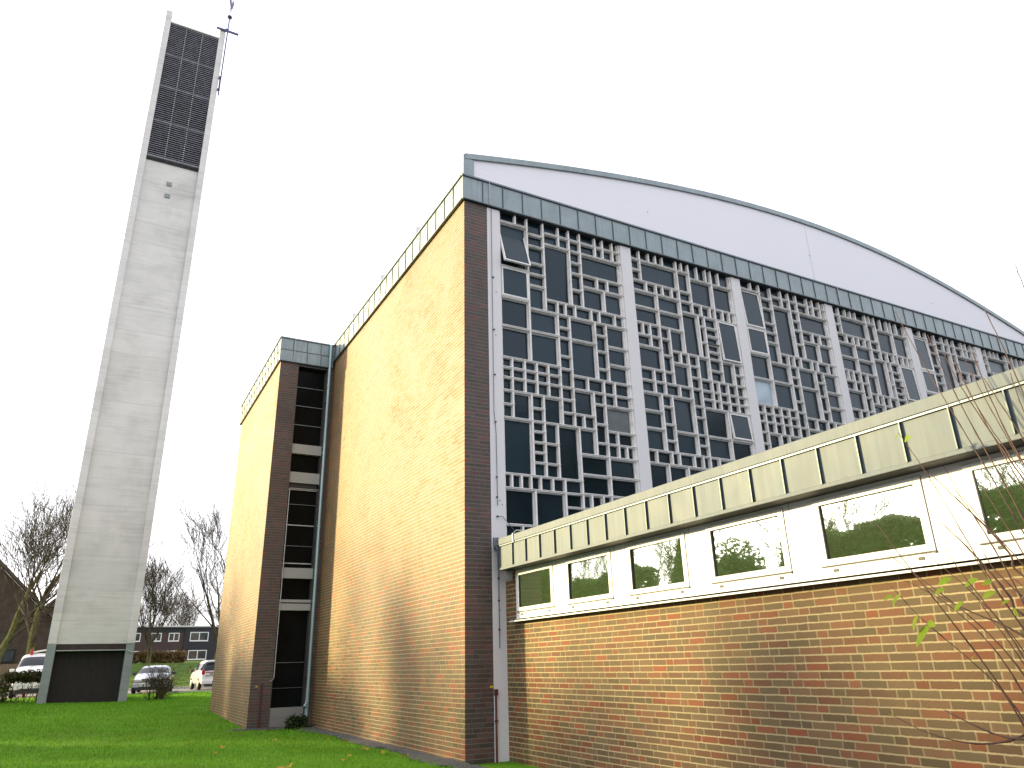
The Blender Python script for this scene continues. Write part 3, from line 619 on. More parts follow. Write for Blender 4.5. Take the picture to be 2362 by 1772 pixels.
# ================================================================ BELL TOWER
TY=22.249; gz=.30
tw=thing('bell_tower',(-5.13,TY,0),'tall slender concrete bell tower with dark louvres between two fins','bell tower')
def tp(n,mb,mat,p=None,**k): return mb.build(n,mat,p or tw,**k)
f=MB(); f.box(-1.445,-1.163,0,2.9,2.47,33.4); 
c1=tp('fin',f,M['fin_concrete'],bevel=.02); MB().box(-1.4455,-1.1628,-.0015,2.9,0,2.469).build('fin_base',M['fin_base'],c1)
f=MB(); f.box(1.163,1.447,0,2.9,2.47,33.4); c2=tp('fin',f,M['fin_concrete'],bevel=.02); MB().box(1.1628,1.4475,-.0015,2.9,0,2.469).build('fin_base',M['fin_base'],c2)
f=MB(); f.box(-1.163,1.163,.16,.42,2.47,24.25); f.box(-1.163,1.163,2.5,2.75,2.47,24.25); 
pn=tp('concrete_panel',f,M['concrete'])
for z in (23.19,22.52):
    MB().box(-.125,.10,.13,.159,z-.11,z+.11).build('vent_frame',M['fin_base'],pn); MB().box(-.105,.08,.12,.129,z-.085,z+.085).build('vent',M['fin_base'],pn)
f=MB(); f.box(-1.16,1.16,.15,.5,2.25,2.468); tp('lintel',f,M['brown_board']); f=MB(); f.tube([(-1.16,.12,2.235),(1.16,.12,2.235),(1.25,-.03,2.20),(1.40,-.05,2.14)],.02,6); tp('rail',f,M['galv'])
f=MB(); f.box(-1.16,1.16,.45,.5,0,2.25); tp('door',f,M['dark_wood'])
f=MB(); f.box(-1.163,1.163,.3,.5,24.25,24.42); f.box(-1.163,1.163,.02,.45,24.42,24.50); tp('ledge',f,M['louvre'])
# louvres in four storeys
zs=[24.55,26.6,28.71,30.72,32.70]
lv=MB(); 
for a,b in zip(zs,zs[1:]):
    n=16; h=(b-a-.10)/n
    for i in range(n):
        z=a+.06+i*h
        lv.prism([(.10,z),(.30,z+h*.55),(.30,z+h*.55+.02),(.10,z+.035)],'x',-1.163,1.163)
    lv.box(-1.163,1.163,.08,.30,b-.075,b-.005)
lo=tp('louvres',lv,M['louvre'])
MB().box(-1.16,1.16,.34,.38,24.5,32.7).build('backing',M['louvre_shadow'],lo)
st=MB()
for x in (-.39,.385):
    for a,b in zip(zs,zs[1:]):
        n=16; h=(b-a-.10)/n
        for i in range(n): z=a+.06+i*h; st.box(x-.022,x+.022,.075,.105,z-.006,z+.045)
st.build('louvre_strip',M['louvre_strip'],lo)
f=MB(); f.box(-1.163,1.163,.02,2.8,32.70,32.76); tp('cap',f,M['fin_concrete'])
# cross + weathercock on the right fin
x=1.53
cr=MB(); cr.tube([(x,-.05,29.0),(x,-.05,34.2)],.032,8); cr.box(x-.55,x+.55,-.075,-.02,33.24,33.36)
cr.box(x-.09,x+.035,-.09,0,30.05,30.2); cr.box(x-.09,x+.035,-.09,0,29.28,29.4); cr.tube([(x-.06,-.05,30.1),(x-.04,-.05,29.8),(x-.04,-.05,29.4)],.016,6)
cr.box(x-.13,x+.05,-.07,-.03,33.28,33.44)
cx_=tp('cross',cr,M['iron'])
k=MB(); k.tube([(x,-.05,34.2),(x,-.05,34.24),(x,-.05,34.32),(x,-.05,34.36)],[.05,.12,.12,.03],12); k.tube([(x,-.05,34.36),(x,-.05,34.75)],.012,6)
k.build('finial',M['iron'],cx_)
# rooster silhouette with thickness, turned almost edge-on
prof=[(-.30,.55),(-.42,.80),(-.30,.98),(-.16,.80),(-.02,.62),(.10,.72),(.14,.92),(.20,1.05),(.27,1.03),(.30,.96),(.38,.92),(.30,.88),(.28,.70),(.22,.48),(.08,.34),(.05,.20),(.10,.14),(0,.14),(-.06,.20),(-.05,.34),(-.2,.42)]
k=MB(); k.prism(prof,'y',-.02,.02); o=k.build('weathercock',M['iron'],cx_); o.location=(x,-.05,34.62); o.rotation_euler=(0,0,R(68))
# ================================================================ TREES
def grow(seed,height,trunk_r,spread=.5,levels=5,up=.35,first=.18,twist=.12,nb=(3,5),trunk_frac=.9,ratio=.68,thin=.0045,multi=1,chaos=1.):
    r=random.Random(seed); T=MB(); C=MB(); cnt=[0]
    def seg(mb,pts,rads,n): mb.tube(pts,rads,n,cap=False)
    def br(p,d,L,rad,lv):
        n=5 if lv<2 else (4 if lv<4 else 3)
        pts=[p];rads=[rad];dd=d.copy();spots=[]
        end=max(thin,rad*(.30 if lv else .25))
        for i in range(n):
            dd=(dd+Vector((r.gauss(0,1),r.gauss(0,1),r.gauss(0,.7)))*twist*(1+.12*lv)+Vector((0,0,up*.18))).normalized()
            p=p+dd*(L/n); pts.append(p); rads.append(rad+(end-rad)*(i+1)/n); spots.append((p,dd.copy(),rads[-1],(i+1)/n))
        seg(T if lv==0 else C,pts,rads,7 if lv==0 else (5 if lv==1 else 3))
        cnt[0]+=n
        if lv>=levels: return
        k=r.randint(*nb)+(3 if lv==0 else 0)
        for j in range(k):
            t=first+(1-first)*((j+r.random())/k) if lv==0 else .2+.8*((j+r.random())/k)
            idx=min(n-1,int(t*n)); q,qd,qr,_=spots[idx]; 
            q=pts[idx]+(pts[idx+1]-pts[idx])*(t*n-idx)
            az=r.random()*6.283; side=qd.orthogonal().normalized(); side=(side*math.cos(az)+qd.cross(side)*math.sin(az))
            a=spread*(.7+.6*r.random())
            nd=(qd*math.cos(a)+side*math.sin(a)+Vector((0,0,up*r.random()))).normalized()
            br(q,nd,L*ratio*(1.12-.45*t)*(.75+.5*r.random())*(1.0 if lv else .85),max(thin,qr*.62),lv+1)
        q,qd,qr,_=spots[-1]
        if lv: br(q,(qd+Vector((r.gauss(0,.2),r.gauss(0,.2),.1))).normalized(),L*ratio*.8,max(thin,qr*.9),lv+1)
    for m in range(multi):
        d=Vector((r.gauss(0,.03 if multi==1 else .32),r.gauss(0,.03 if multi==1 else .32),1)).normalized()
        br(Vector((r.gauss(0,.0 if multi==1 else .12),r.gauss(0,.0 if multi==1 else .12),-.15)),d,height*trunk_frac*.62,trunk_r,0)
    return T,C
def bare(name,x,y,h,tr,label,seed,group=None,cat='tree',mats=('bark','twig'),parts=('trunk','crown'),dz=0,**k):
    t=thing(name,(x,y,ground(x,y)+dz),label,cat,group)
    T,C=grow(seed,h,tr,**k)
    T.build(parts[0],M[mats[0]],t); C.build(parts[1],M[mats[1]],t); return t
bare('bare_tree',-8.1,45,12.4,.30,'dark bare tree with mossy limbs standing just left of the bell tower',11,spread=.52,levels=4,nb=(4,5),thin=.011,up=.3,first=.22,twist=.14,ratio=.78,mats=('bark_green','twig'))
bare('bare_tree',-10.6,50,12.6,.30,'bare tree with twisted branches at the left edge, before the steep brown roof',12,spread=.52,levels=4,nb=(4,5),thin=.011,up=.3,first=.22,twist=.14,ratio=.78,mats=('bark_green','twig'))
bare('bare_tree',2.75,48,14.0,.27,'tall bare tree with upright branches beside the corner of the brick stair block',25,spread=.36,levels=4,nb=(4,6),thin=.011,up=.42,first=.12,ratio=.76,mats=('bark_green','twig'))
bare('bare_tree',-.9,60,8.2,.20,'broad bare tree with a fan of twigs before the two storey dark house',14,spread=.55,levels=4,nb=(4,5),thin=.010,up=.38,first=.05,ratio=.80,twist=.07,mats=('bark_green','twig'))
bare('bare_tree',5.2,54,11.0,.2,'slim bare tree close behind the tall tree at the stair block corner',15,spread=.42,levels=4,nb=(3,5),thin=.010,up=.5,mats=('bark_green','twig'))
for i,(x,y,h,lb) in enumerate([(-3.5,136,14.5,'distant bare tree over the roof, nearest the bell tower'),(1.2,140,15,'distant bare tree over the roof behind the broad fan shaped tree'),(5.8,137,14,'distant bare tree over the middle of the flat roof'),(10.5,141,15,'distant bare tree over the roof, nearest the brick stair block'),(15,138,14,'distant bare tree mostly hidden behind the brick stair block')]):
    bare('distant_tree',x,y,h,.25,lb,30+i,group='bare trees beyond the flat roofed house',spread=.65,levels=4,nb=(4,5),thin=.016,up=.3,ratio=.74,first=.1,mats=('twig','twig'))
# leafless shrub beside the tower
def leaves(mb,pts,r,size,n,mi=0,flat=.5,asp=1.6):
    for _ in range(n):
        p=pts[r.randrange(len(pts))]; c=Vector(p[:3])+Vector((r.gauss(0,1),r.gauss(0,1),r.gauss(0,1)))*p[3]
        a=Vector((r.gauss(0,1),r.gauss(0,1),r.gauss(0,flat))).normalized(); b=a.orthogonal().normalized(); th=r.random()*6.28
        b=(b*math.cos(th)+a.cross(b)*math.sin(th)); s=size*(.6+.8*r.random())
        mb.add([c-a*s*asp*.5,c+b*s*.4,c+a*s*asp*.5,c-b*s*.4],[(0,1,2,3)],mi)
sh=bare('shrub',-2.62,22.6,1.75,.035,'twiggy leafless shrub with brown leaves growing beside the bell tower',51,cat='shrub',mats=('bark','bark'),parts=('stems','branches'),spread=.75,levels=3,nb=(3,5),thin=.005,up=.15,first=.12,multi=7,trunk_frac=.8,ratio=.66)
m=MB(); r=random.Random(5); leaves(m,[(r.gauss(0,.42),r.gauss(0,.35),.45+1.1*r.random(),.08) for _ in range(90)],r,.04,420); m.build('leaves',M['dry_leaf'],sh)
# clipped hedge left of the tower
hg=thing('hedge',(-9.6,23.3,ground(-9.6,23.3)),'ragged dark hedge in front of the white van left of the tower','hedge')
r=random.Random(8); m=MB(); pts=[(-3.6+r.random()*5.6,r.gauss(0,.22),r.random()*.95+.05,.07) for _ in range(700)]+[(1.9+r.random()*1.25,r.gauss(0,.15),.80+r.random()*.20,.06) for _ in range(260)]
leaves(m,pts,r,.06,15000,flat=.9); m.build('leaves',M['hedge_leaf'],hg)
m=MB()
for _ in range(150):
    x=-3.6+r.random()*6.7; p=Vector((x,r.gauss(0,.12),-.05)); q=Vector((x+r.gauss(0,.25),r.gauss(0,.2),.55)); s=Vector((q.x+r.gauss(0,.2),q.y+r.gauss(0,.1),1.0))
    m.tube([p,q,s],[.012,.009,.004],4,cap=False)
m.build('stems',M['bark'],hg)
bh=thing('clipped_hedge',(-.4,63,ground(0,63)),'low brown beech hedge on the bank before the dark house','hedge')
r=random.Random(9); m=MB(); leaves(m,[(-3.2+r.random()*5.8,r.gauss(0,.25),.1+r.random()*.8,.07) for _ in range(500)],r,.12,6500,flat=1); m.build('leaves',M['brown_hedge'],bh)
m=MB(); 
for i in range(60): x=-3.2+5.8*i/60; m.tube([(x,0,-.1),(x+.05,.02,.8)],.02,4)
m.build('stems',M['bark'],bh)
# ================================================================ HOUSES
hb=thing('house',(0,115,0),'two storey flat roofed house, half red brown brick and half black cladding','house')
m=MB(); m.box(-10,6.85,0,9,2.2,7.7); m.build('brick_wall',M['house_brick'],hb); m=MB(); m.box(6.85,17,-.25,9,2.0,7.7); m.build('clad_wall',M['house_black'],hb)
m=MB(); m.box(-10.2,17.2,-.45,9.2,7.7,7.92); m.build('roof',M['roof_edge'],hb)
m=MB(); m.box(-10.0,6.8,-.05,-.01,6.95,7.69); m.build('fascia_board',M['house_black'],hb)
def hwin(x0,x1,z0,z1,y,mull=1):
    f=MB(); t=.11; f.box(x0,x1,y-.06,y,z0-.06,z0+t); f.box(x0,x1,y-.06,y,z1-t,z1); f.box(x0,x0+t,y-.061,y,z0+t,z1-t); f.box(x1-t,x1,y-.061,y,z0+t,z1-t)
    for k in range(1,mull+1): xx=x0+(x1-x0)*k/(mull+1); f.box(xx-.06,xx+.06,y-.062,y,z0+t,z1-t)
    o=f.build('window',M['house_white'],hb); MB().box(x0+t,x1-t,y-.02,y-.003,z0+t,z1-t).build('pane',M['house_glass'],o)
for a in [(7.6,10.2,5.72,7.0,-.25,1),(7.6,10.2,3.1,4.42,-.25,1),(12.2,14.6,5.72,7.0,-.25,1),(4.71,6.16,3.1,4.4,0,0),(4.66,6.15,5.72,6.9,0,1),(-.55,.9,5.72,6.9,0,0),(-.36,.93,3.1,4.4,0,0),(2.3,3.7,5.72,6.9,0,1),(-6,-4,5.72,6.9,0,1),(-6,-4,3.1,4.4,0,1)]: hwin(*a)
m=MB(); m.box(2.0,3.2,-.03,-.002,2.3,3.75); m.build('door',M['seal_black'],hb); m=MB(); m.box(1.6,3.6,-.9,-.002,3.82,3.95); m.build('canopy',M['roof_edge'],hb)
hl=thing('house',(-14,62,0),'brown house with a steep tiled gable roof behind the bare trees at the left','house')
m=MB(); m.prism([(-6.6,1.5),(6.6,1.5),(6.6,4.7),(0,11.1),(-6.6,4.7)],'y',.1,9,0); m.build('wall',M['facing_brown'],hl)
m=MB(); m.prism([(-7.0,4.45),(0,11.25),(7.0,4.45),(7.0,4.7),(0,11.55),(-7.0,4.7)],'y',-.3,9.4); m.build('roof',M['roof_tile'],hl)
f=MB().box(2.4,3.6,.02,.1,2.4,3.4).build('window',M['dark_wood'],hl); MB().box(2.5,3.5,0,.018,2.5,3.3).build('pane',M['house_glass'],f)
h3=thing('house',(-8.9,88,2.4),'pale house just visible between the bell tower and the bare trees','house')
m=MB(); m.box(-1.2,4.5,0,7,-.5,6.2); m.build('wall',M['facing_brown'],h3); m=MB(); m.prism([(-1.6,6.1),(1.65,9.2),(4.9,6.1)],'y',-.3,7.3); m.build('roof',M['roof_tile'],h3)
for x,z in ((0,4.2),(2.2,4.2),(0,1.2),(2.2,1.2)):
    f=MB().box(x,x+1.3,-.06,-.001,z,z+1.3).build('window',M['house_white'],h3); MB().box(x+.1,x+1.2,-.08,-.061,z+.1,z+1.2).build('pane',M['house_glass'],f)
fn=thing('wooden_fence',(-11.5,42.2,ground(0,42.2)),'weathered brown plank fence behind the white van','fence')
m=MB(); r=random.Random(2)
for i in range(44): x=-3+i*.14; m.box(x+.004,x+.132,0,.02,.03,1.25+r.uniform(-.02,.02))
m.build('plank_panel',M['fence_wood'],fn)
for i in range(4): MB().box(-3.05+2*i,-2.95+2*i,.021,.12,-.3,1.3).build('post',M['fence_wood'],fn)
bp=thing('barrier',(-7.5,30.8,ground(-7.4,30.8)),'red post carrying a white arm behind the white van','barrier')
MB().box(-.06,.06,-.06,.06,0,2.02).build('post',M['post_red'],bp,bevel=.01); MB().tube([(.061,0,1.90),(.5,0,1.98),(1.1,0,2.0),(2.1,0,1.96)],.035,8).build('arm',M['pole_white'],bp)
# ================================================================ VEHICLES
def car(name,label,loc,rz,W2,L,H,body,kind,seed=0):
    t=thing(name,loc,label,'van' if kind=='van' else 'car',None,rz); s=H/1.45
    # half profile stations along x (length): (x, z_low, z_sill, z_belt, z_roof, w_belt, w_roof)
    if kind=='saloon': st=[(0,.38,.50,.62,.62,.80,.80),(.10,.24,.45,.74,.76,.93,.86),(.9,.2,.45,.86,.90,.99,.90),(1.25,.2,.45,.92,.95,1,.88),(1.95,.2,.45,.95,1.38,1,.74),(2.6,.2,.45,.95,1.45,1,.74),(3.2,.2,.45,.95,1.38,1,.74),(3.75,.2,.45,.97,1.02,.99,.86),(4.2,.24,.45,.95,.97,.95,.86),(4.3,.38,.5,.80,.80,.85,.85)]
    elif kind=='van': st=[(0,.38,.50,.66,.66,.84,.84),(.10,.22,.45,.86,.90,.95,.88),(.65,.2,.45,.96,1.02,1,.90),(.9,.2,.45,.98,1.10,1,.90),(1.55,.2,.45,1.0,1.58,1,.80),(2.2,.2,.45,1.0,1.66,1,.84),(3.8,.2,.45,1.0,1.66,1,.84),(4.2,.22,.45,1.0,1.55,1,.86),(4.3,.38,.5,.9,1.0,.95,.9)]
    else: st=[(0,.40,.5,.70,.70,.86,.86),(.08,.24,.45,.92,.95,.95,.90),(.30,.2,.45,.98,1.30,.98,.76),(.55,.2,.45,.98,1.50,1,.76),(1.5,.2,.45,.97,1.56,1,.78),(2.3,.2,.45,.95,1.50,1,.78),(3.0,.2,.45,.93,1.05,1,.86),(3.6,.2,.45,.82,.86,.97,.86),(3.85,.3,.45,.68,.68,.88,.86)]
    xs_=[q[0] for q in st]; Ls=L/xs_[-1]
    vs=[];fs=[];mi=[]
    for x,zl,zs,zb,zr,wb,wr in st:
        row=[(0,zl),(wb*.90,zl),(wb*.985,zs),(wb,(zs+zb)/2),(wb*.965,zb),(wr,zr-.06 if zr-zb>.1 else zr-.01),(wr*.75,zr),(0,zr+.015)]
        for sgn in (1,-1):
            for w_,z in row: vs.append((sgn*w_*W2,x*Ls,z*s))
    n=8
    for i in range(len(st)-1):
        for sgn in (0,1):
            a=i*16+sgn*8; b=a+16
            for k in range(7):
                fs.append((a+k,b+k,b+k+1,a+k+1))
    for i in (0,len(st)-1):
        a=i*16; fs.append(tuple(range(a,a+8))+tuple(a+8+k for k in range(6,0,-1)))
    a_,b_={'saloon':(3,4),'van':(3,4),'hatch':(1,3)}[kind]
    mb=MB(); mb.v=vs;mb.f=fs;mb.m=[1 if (q<(len(st)-1)*14 and a_<=q//14<b_ and q%7 in (4,5,6)) else 0 for q in range(len(fs))]
    bo=mb.build('body',[M[body],M['car_glass']],t,smooth=True,bevel=.0)
    e=bo.modifiers.new('sub','SUBSURF'); e.levels=e.render_levels=2
    # windows: slightly proud shells
    def quad(nm,pts,mat,par=t,th=.0):
        m=MB(); m.add(pts,[tuple(range(len(pts)))]); return m.build(nm,M[mat],par)
    def P(i,k,f=0,g=0,off=.012,sgn=1):
        """point between station i,i+1 (f) and ring k,k+1 (g)"""
        A=Vector(vs[i*16+(0 if sgn>0 else 8)+k]); B_=Vector(vs[(i+1)*16+(0 if sgn>0 else 8)+k]); C_=Vector(vs[i*16+(0 if sgn>0 else 8)+k+1]) ; D_=Vector(vs[(i+1)*16+(0 if sgn>0 else 8)+k+1])
        p=(A*(1-f)+B_*f)*(1-g)+(C_*(1-f)+D_*f)*g; return p
    def side(i0,f0,i1,f1,nm):
        for sgn in (1,-1):
            o=Vector((sgn*.010,0,0))
            pts=[P(i0,4,f0,.12,sgn=sgn)+o,P(i1,4,f1,.12,sgn=sgn)+o,P(i1,4,f1,.80,sgn=sgn)+o,P(i0,4,f0,.80,sgn=sgn)+o]
            quad(nm,pts,'car_glass')
    if kind=='saloon': scr=(3,4); side(4,.1,4,.95,'side_window'); side(5,.05,5,.9,'side_window'); rear=(6,7)
    elif kind=='van': scr=(3,4); side(4,.1,4,.95,'side_window'); rear=(6,7)
    else: scr=(1,3); side(3,.05,3,.9,'side_window'); side(4,.02,4,.9,'side_window'); side(2,.5,2,.95,'side_window'); rear=None
    def screen(i0,i1,nm,sy):
        a=st[i0];b=st[i1]
        za=max(a[3],a[4])+.03; zb=b[4]-.05
        o=-.035 if sy<0 else .035
        xa=a[0]+(b[0]-a[0])*.10; xb=a[0]+(b[0]-a[0])*.93; wa=b[6]*W2*1.06; wb_=b[6]*W2*.93
        m=MB(); N=6; v2=[]
        for j in range(N+1):
            u=-1+2*j/N; bow=.05*u*u*(-1 if sy<0 else 1)*-1
            v2+= [(u*wa,(xa*Ls)+o+bow,za*s),(u*wb_,(xb*Ls)+o+bow,zb*s)]
        m.add(v2,[(2*j,2*j+2,2*j+3,2*j+1) for j in range(N)]); return m.build(nm,M['car_glass'],t,smooth=True)
    
    # wheels
    for sx in (1,-1):
        for wy in (.78,L-.85):
            w=MB(); w.tube([(sx*(W2-.17),wy,.30),(sx*(W2-.145),wy,.30),(sx*(W2-.02),wy,.30),(sx*(W2+.005),wy,.30)],[.27,.305,.305,.27],20); wo_=w.build('wheel',M['tyre'],t)
            MB().tube([(sx*(W2+.002),wy,.30),(sx*(W2+.012),wy,.30)],[.19,.16],16).build('rim',M['rim'],wo_)
    f=MB(); f.box(-W2*.93,W2*.93,-.035,.16,.30*s,.52*s); f.build('bumper',M[body],t,bevel=.03)
    f=MB(); f.box(-W2*.8,W2*.8,-.02,.1,.17*s,.295*s); f.build('valance',M['car_dark'],t,bevel=.02)
    pl=MB().box(-.26,.26,-.052,-.036,.36*s,.46*s).build('number_plate',M['plate_white'],t); MB().box(-.26,-.225,-.055,-.0525,.36*s,.46*s).build('plate_band',M['plate_blue'],pl)
    m=MB(); rr=random.Random(seed); x=-.19
    for q in range(7):
        if q in(2,): x+=.05; continue
        m.box(x,x+.008,-.056,-.0525,.38*s,.44*s); m.box(x+.009,x+.03,-.056,-.0525,(.38+.03*rr.random())*s,(.39+.03*rr.random())*s); m.box(x+.031,x+.038,-.056,-.0525,.38*s,.44*s); x+=.058
    m.build('plate_lettering',M['seal_black'],pl)
    if kind in('saloon','van'):
        for sx in (1,-1):
            MB().box(sx*W2*.48,sx*W2*.88,-.012,.12,.60*s,.73*s).build('headlight',M['lamp_clear'],t,bevel=.03); MB().box(sx*W2*.885,sx*W2*.97,.02,.18,.60*s,.72*s).build('indicator',M['lamp_amber'],t,bevel=.02)
        g=MB(); 
        for q in range(4): g.box(-W2*.44,W2*.44,-.02,.06,(.60+.035*q)*s,(.618+.035*q)*s)
        g.build('grille',M['rim'],t); MB().box(-W2*.45,W2*.45,-.008,.07,.585*s,.745*s).build('grille_backing',M['car_dark'],t)
        MB().box(-W2*.6,W2*.6,-.05,-.036,.305*s,.345*s).build('air_intake',M['car_dark'],t)
        w=MB(); 
        for q in (-.35,.15): w.tube([(q,.0+st[scr[0]][0]*Ls-.03,st[scr[0]][4]*s+.02),(q+.42,st[scr[0]][0]*Ls+.10,st[scr[0]][4]*s+.17)],.008,4)
        w.build('wiper',M['car_dark'],t)
    else:
        for sx in (1,-1): MB().box(sx*W2*.78,sx*W2*.965,.02,.14,.78*s,1.02*s).build('tail_light',M['lamp_red'],t,bevel=.02)
        MB().box(-W2*.5,W2*.5,.005,.05,.80*s,.84*s).build('trim_strip',M['rim'],t); MB().box(-W2*.74,W2*.45,-.004,.06,.90*s,.935*s).build('sticker',M['lamp_red'],t)
        MB().box(-W2*.74,W2*.1,-.004,.06,.70*s,.78*s).build('boot_panel',M['galv'],t)
        MB().box(-W2*.7,W2*.7,.3*Ls,.5*Ls,1.50*s,1.53*s).build('spoiler',M[body],t,bevel=.01)
        MB().tube([(-.3,.22,.98*s),(.15,.33,1.16*s)],.012,4).build('wiper',M['car_dark'],t)
    my=(st[scr[1] if kind!='hatch' else 5][0])*Ls-.35
    for sx in (1,-1): MB().box(sx*(W2-.02),sx*(W2+.17),(my if kind!='hatch' else L*.62),(my if kind!='hatch' else L*.62)+.09,.93*s,1.07*s).build('mirror',M['car_dark'] if kind!='van' else M[body],t,bevel=.03)
    return t
zr=.504
car('van','white van with a rounded roof parked behind the dark hedge',(-7.05,28.9,zr),R(2),.90,4.4,1.62,'car_white','van',1)
car('car','silver saloon car facing the lawn behind the leafless shrub',(-2.5,29.3,zr),R(-8),.80,4.1,1.25,'car_silver','saloon',2)
car('car','white hatchback seen from behind at the corner of the brick stair block',(.83,32.2,zr),R(3),.82,3.7,1.36,'car_white','hatch',3)
# ================================================================ GREENERY FACING THE CHURCH (left of the picture; it shades the wall and shows in the annex panes)
def blob(mb,r,c,rad,n,size,cone=False):
    for _ in range(n):
        if cone:
            t=r.random()**.7; h=rad[2]*(1-t); rr=rad[0]*t*(.72+.3*r.random()); a=r.random()*6.283; p=Vector((c[0]+rr*math.cos(a),c[1]+rr*math.sin(a),c[2]+h+r.gauss(0,.12)))
        else:
            d=Vector((r.gauss(0,1),r.gauss(0,1),r.gauss(0,1))).normalized()*(.72+.3*r.random()); p=Vector((c[0]+d.x*rad[0],c[1]+d.y*rad[1],c[2]+d.z*rad[2]))
        a=Vector((r.gauss(0,1),r.gauss(0,1),r.gauss(0,.6))).normalized(); b=a.orthogonal().normalized(); th=r.random()*6.28
        b=b*math.cos(th)+a.cross(b)*math.sin(th); s=size*(.6+.8*r.random())
        mb.add([p-a*s,p+b*s*.6,p+a*s,p-b*s*.6],[(0,1,2,3)])
def evergreen(name,x,y,label,lobes,n,size,trunk,cone=False,group=None,mat='evergreen'):
    t=thing(name,(x,y,0),label,'tree' if name!='tall_hedge' else 'hedge',group); r=random.Random(int(abs(x*7+y*13)))
    m=MB()
    for c,rad in lobes: blob(m,r,c,rad,int(n/len(lobes)),size,cone); blob(m,r,c,tuple(q*.74 for q in rad),int(n/len(lobes)*.22),size*3.2,cone)
    m.build('crown' if name!='tall_hedge' else 'leaves',M[mat],t); k=MB(); k.tube([(0,0,-.1),(0.02,0,trunk*.5),(0,.03,trunk)],[.16,.12,.05],8); k.build('trunk',M['bark'],t); return t
evergreen('evergreen_tree',-15.2,26.5,'tall dense evergreen mirrored in the first annex window',[((0,0,3.4),(1.9,2.6,3.6)),((0,2,3.6),(1.8,2.2,3.7))],9000,.11,5.5)
evergreen('evergreen_tree',-15.2,10.8,'rounded evergreen mirrored in the fourth annex window',[((0,0,3.0),(1.7,1.7,3.1)),((0,-.9,2.2),(1.6,1.3,2.4))],8000,.10,4.5)
evergreen('conifer',-15.3,15.0,'pointed conifer mirrored in the third annex window',[((0,0,.4),(2.0,2.0,6.6))],8000,.11,6,cone=True)
def box_hedge(x,y0,y1,h,label,n):
    t=thing('tall_hedge',(x,(y0+y1)/2,0),label,'hedge'); r=random.Random(int(y0*10)); L=(y1-y0)/2; m=MB()
    for k in range(n):
        big=k%6==0; y=r.uniform(-L,L); top=h+.14*math.sin(y*2.3+x)+.08*math.sin(y*5.1)
        if r.random()<.35: c=Vector((r.uniform(-.7,.7),y,top-abs(r.gauss(0,.10))))
        else: c=Vector(((.72-abs(r.gauss(0,.08)))*r.choice((-1,1)),y,r.random()**.8*top))
        if big: c.x*=.6; c.z=min(c.z,top-.3)
        a=Vector((r.gauss(0,1),r.gauss(0,1),r.gauss(0,.6))).normalized(); b=a.orthogonal().normalized(); th=r.random()*6.28; b=b*math.cos(th)+a.cross(b)*math.sin(th); s=(.3 if big else .09)*(.6+.8*r.random())
        m.add([c-a*s,c+b*s*.6,c+a*s,c-b*s*.6],[(0,1,2,3)])
    m.build('leaves',M['evergreen'],t); k=MB()
    for q in range(max(2,int(2*L/.8))): yy=-L+.4+.8*q; k.tube([(0,yy,-.1),(.05,yy+.05,h*.7)],.05,5,cap=False)
    k.build('stems',M['bark'],t)
box_hedge(-15.0,17.6,23.0,5.45,'high clipped hedge mirrored in the second annex window',11000)
box_hedge(-15.0,-8.0,6.4,5.30,'long high clipped hedge mirrored in the fifth and sixth annex windows',26000)
evergreen('evergreen_tree',-15.4,7.6,'narrow evergreen between the long hedge and the rounded evergreen',[((0,0,3.2),(1.1,.9,3.6))],5000,.10,5)  # added out of view in the gap to keep sun off the annex

for i,(x,y,h) in enumerate([(-19.5,34,9.5),(-20,28.5,10.),(-18.5,24,9.8),(-20.5,20,10.0),(-18.2,16.5,9.6),(-20.5,12.5,10),(-18.3,8.5,9.5),(-20.5,4.5,10),(-18.4,.5,9.6),(-20,-4,10)]):
    bare('roadside_tree',x,y,h,.22,['farthest','second farthest','third farthest','fourth farthest','fifth farthest','fifth nearest','fourth nearest','third nearest','second nearest','nearest'][i]+' bare tree of the row mirrored in the annex windows',70+i,group='bare trees opposite the church wall',spread=.60,levels=4,nb=(3,5),thin=.011,up=.3,ratio=.70,first=.2,twist=.1,mats=('bark','twig'))
for i,(x,y,h) in enumerate([(10,-19,13.5),(17.5,-21,15.5),(26,-20,14.5),(35,-22,16),(46,-21,16)]):  # unseen trees added behind the viewer to darken lower panes and pier foot
    evergreen('garden_evergreen',x,y,['first','second','third','fourth','fifth'][i]+' from the left of the tall evergreens mirrored in the lower lattice panes',[((0,0,h*.42),(4.6,4.0,h*.42)),((.5,0,h*.66),(3.2,3.0,h*.34)),((-2,.5,h*.3),(3.2,3,h*.3)),((2.4,-.5,h*.35),(3.2,3,h*.35))],7000,.30,h*.8,group='tall evergreens across the garden behind the viewer',mat='dark_evergreen')
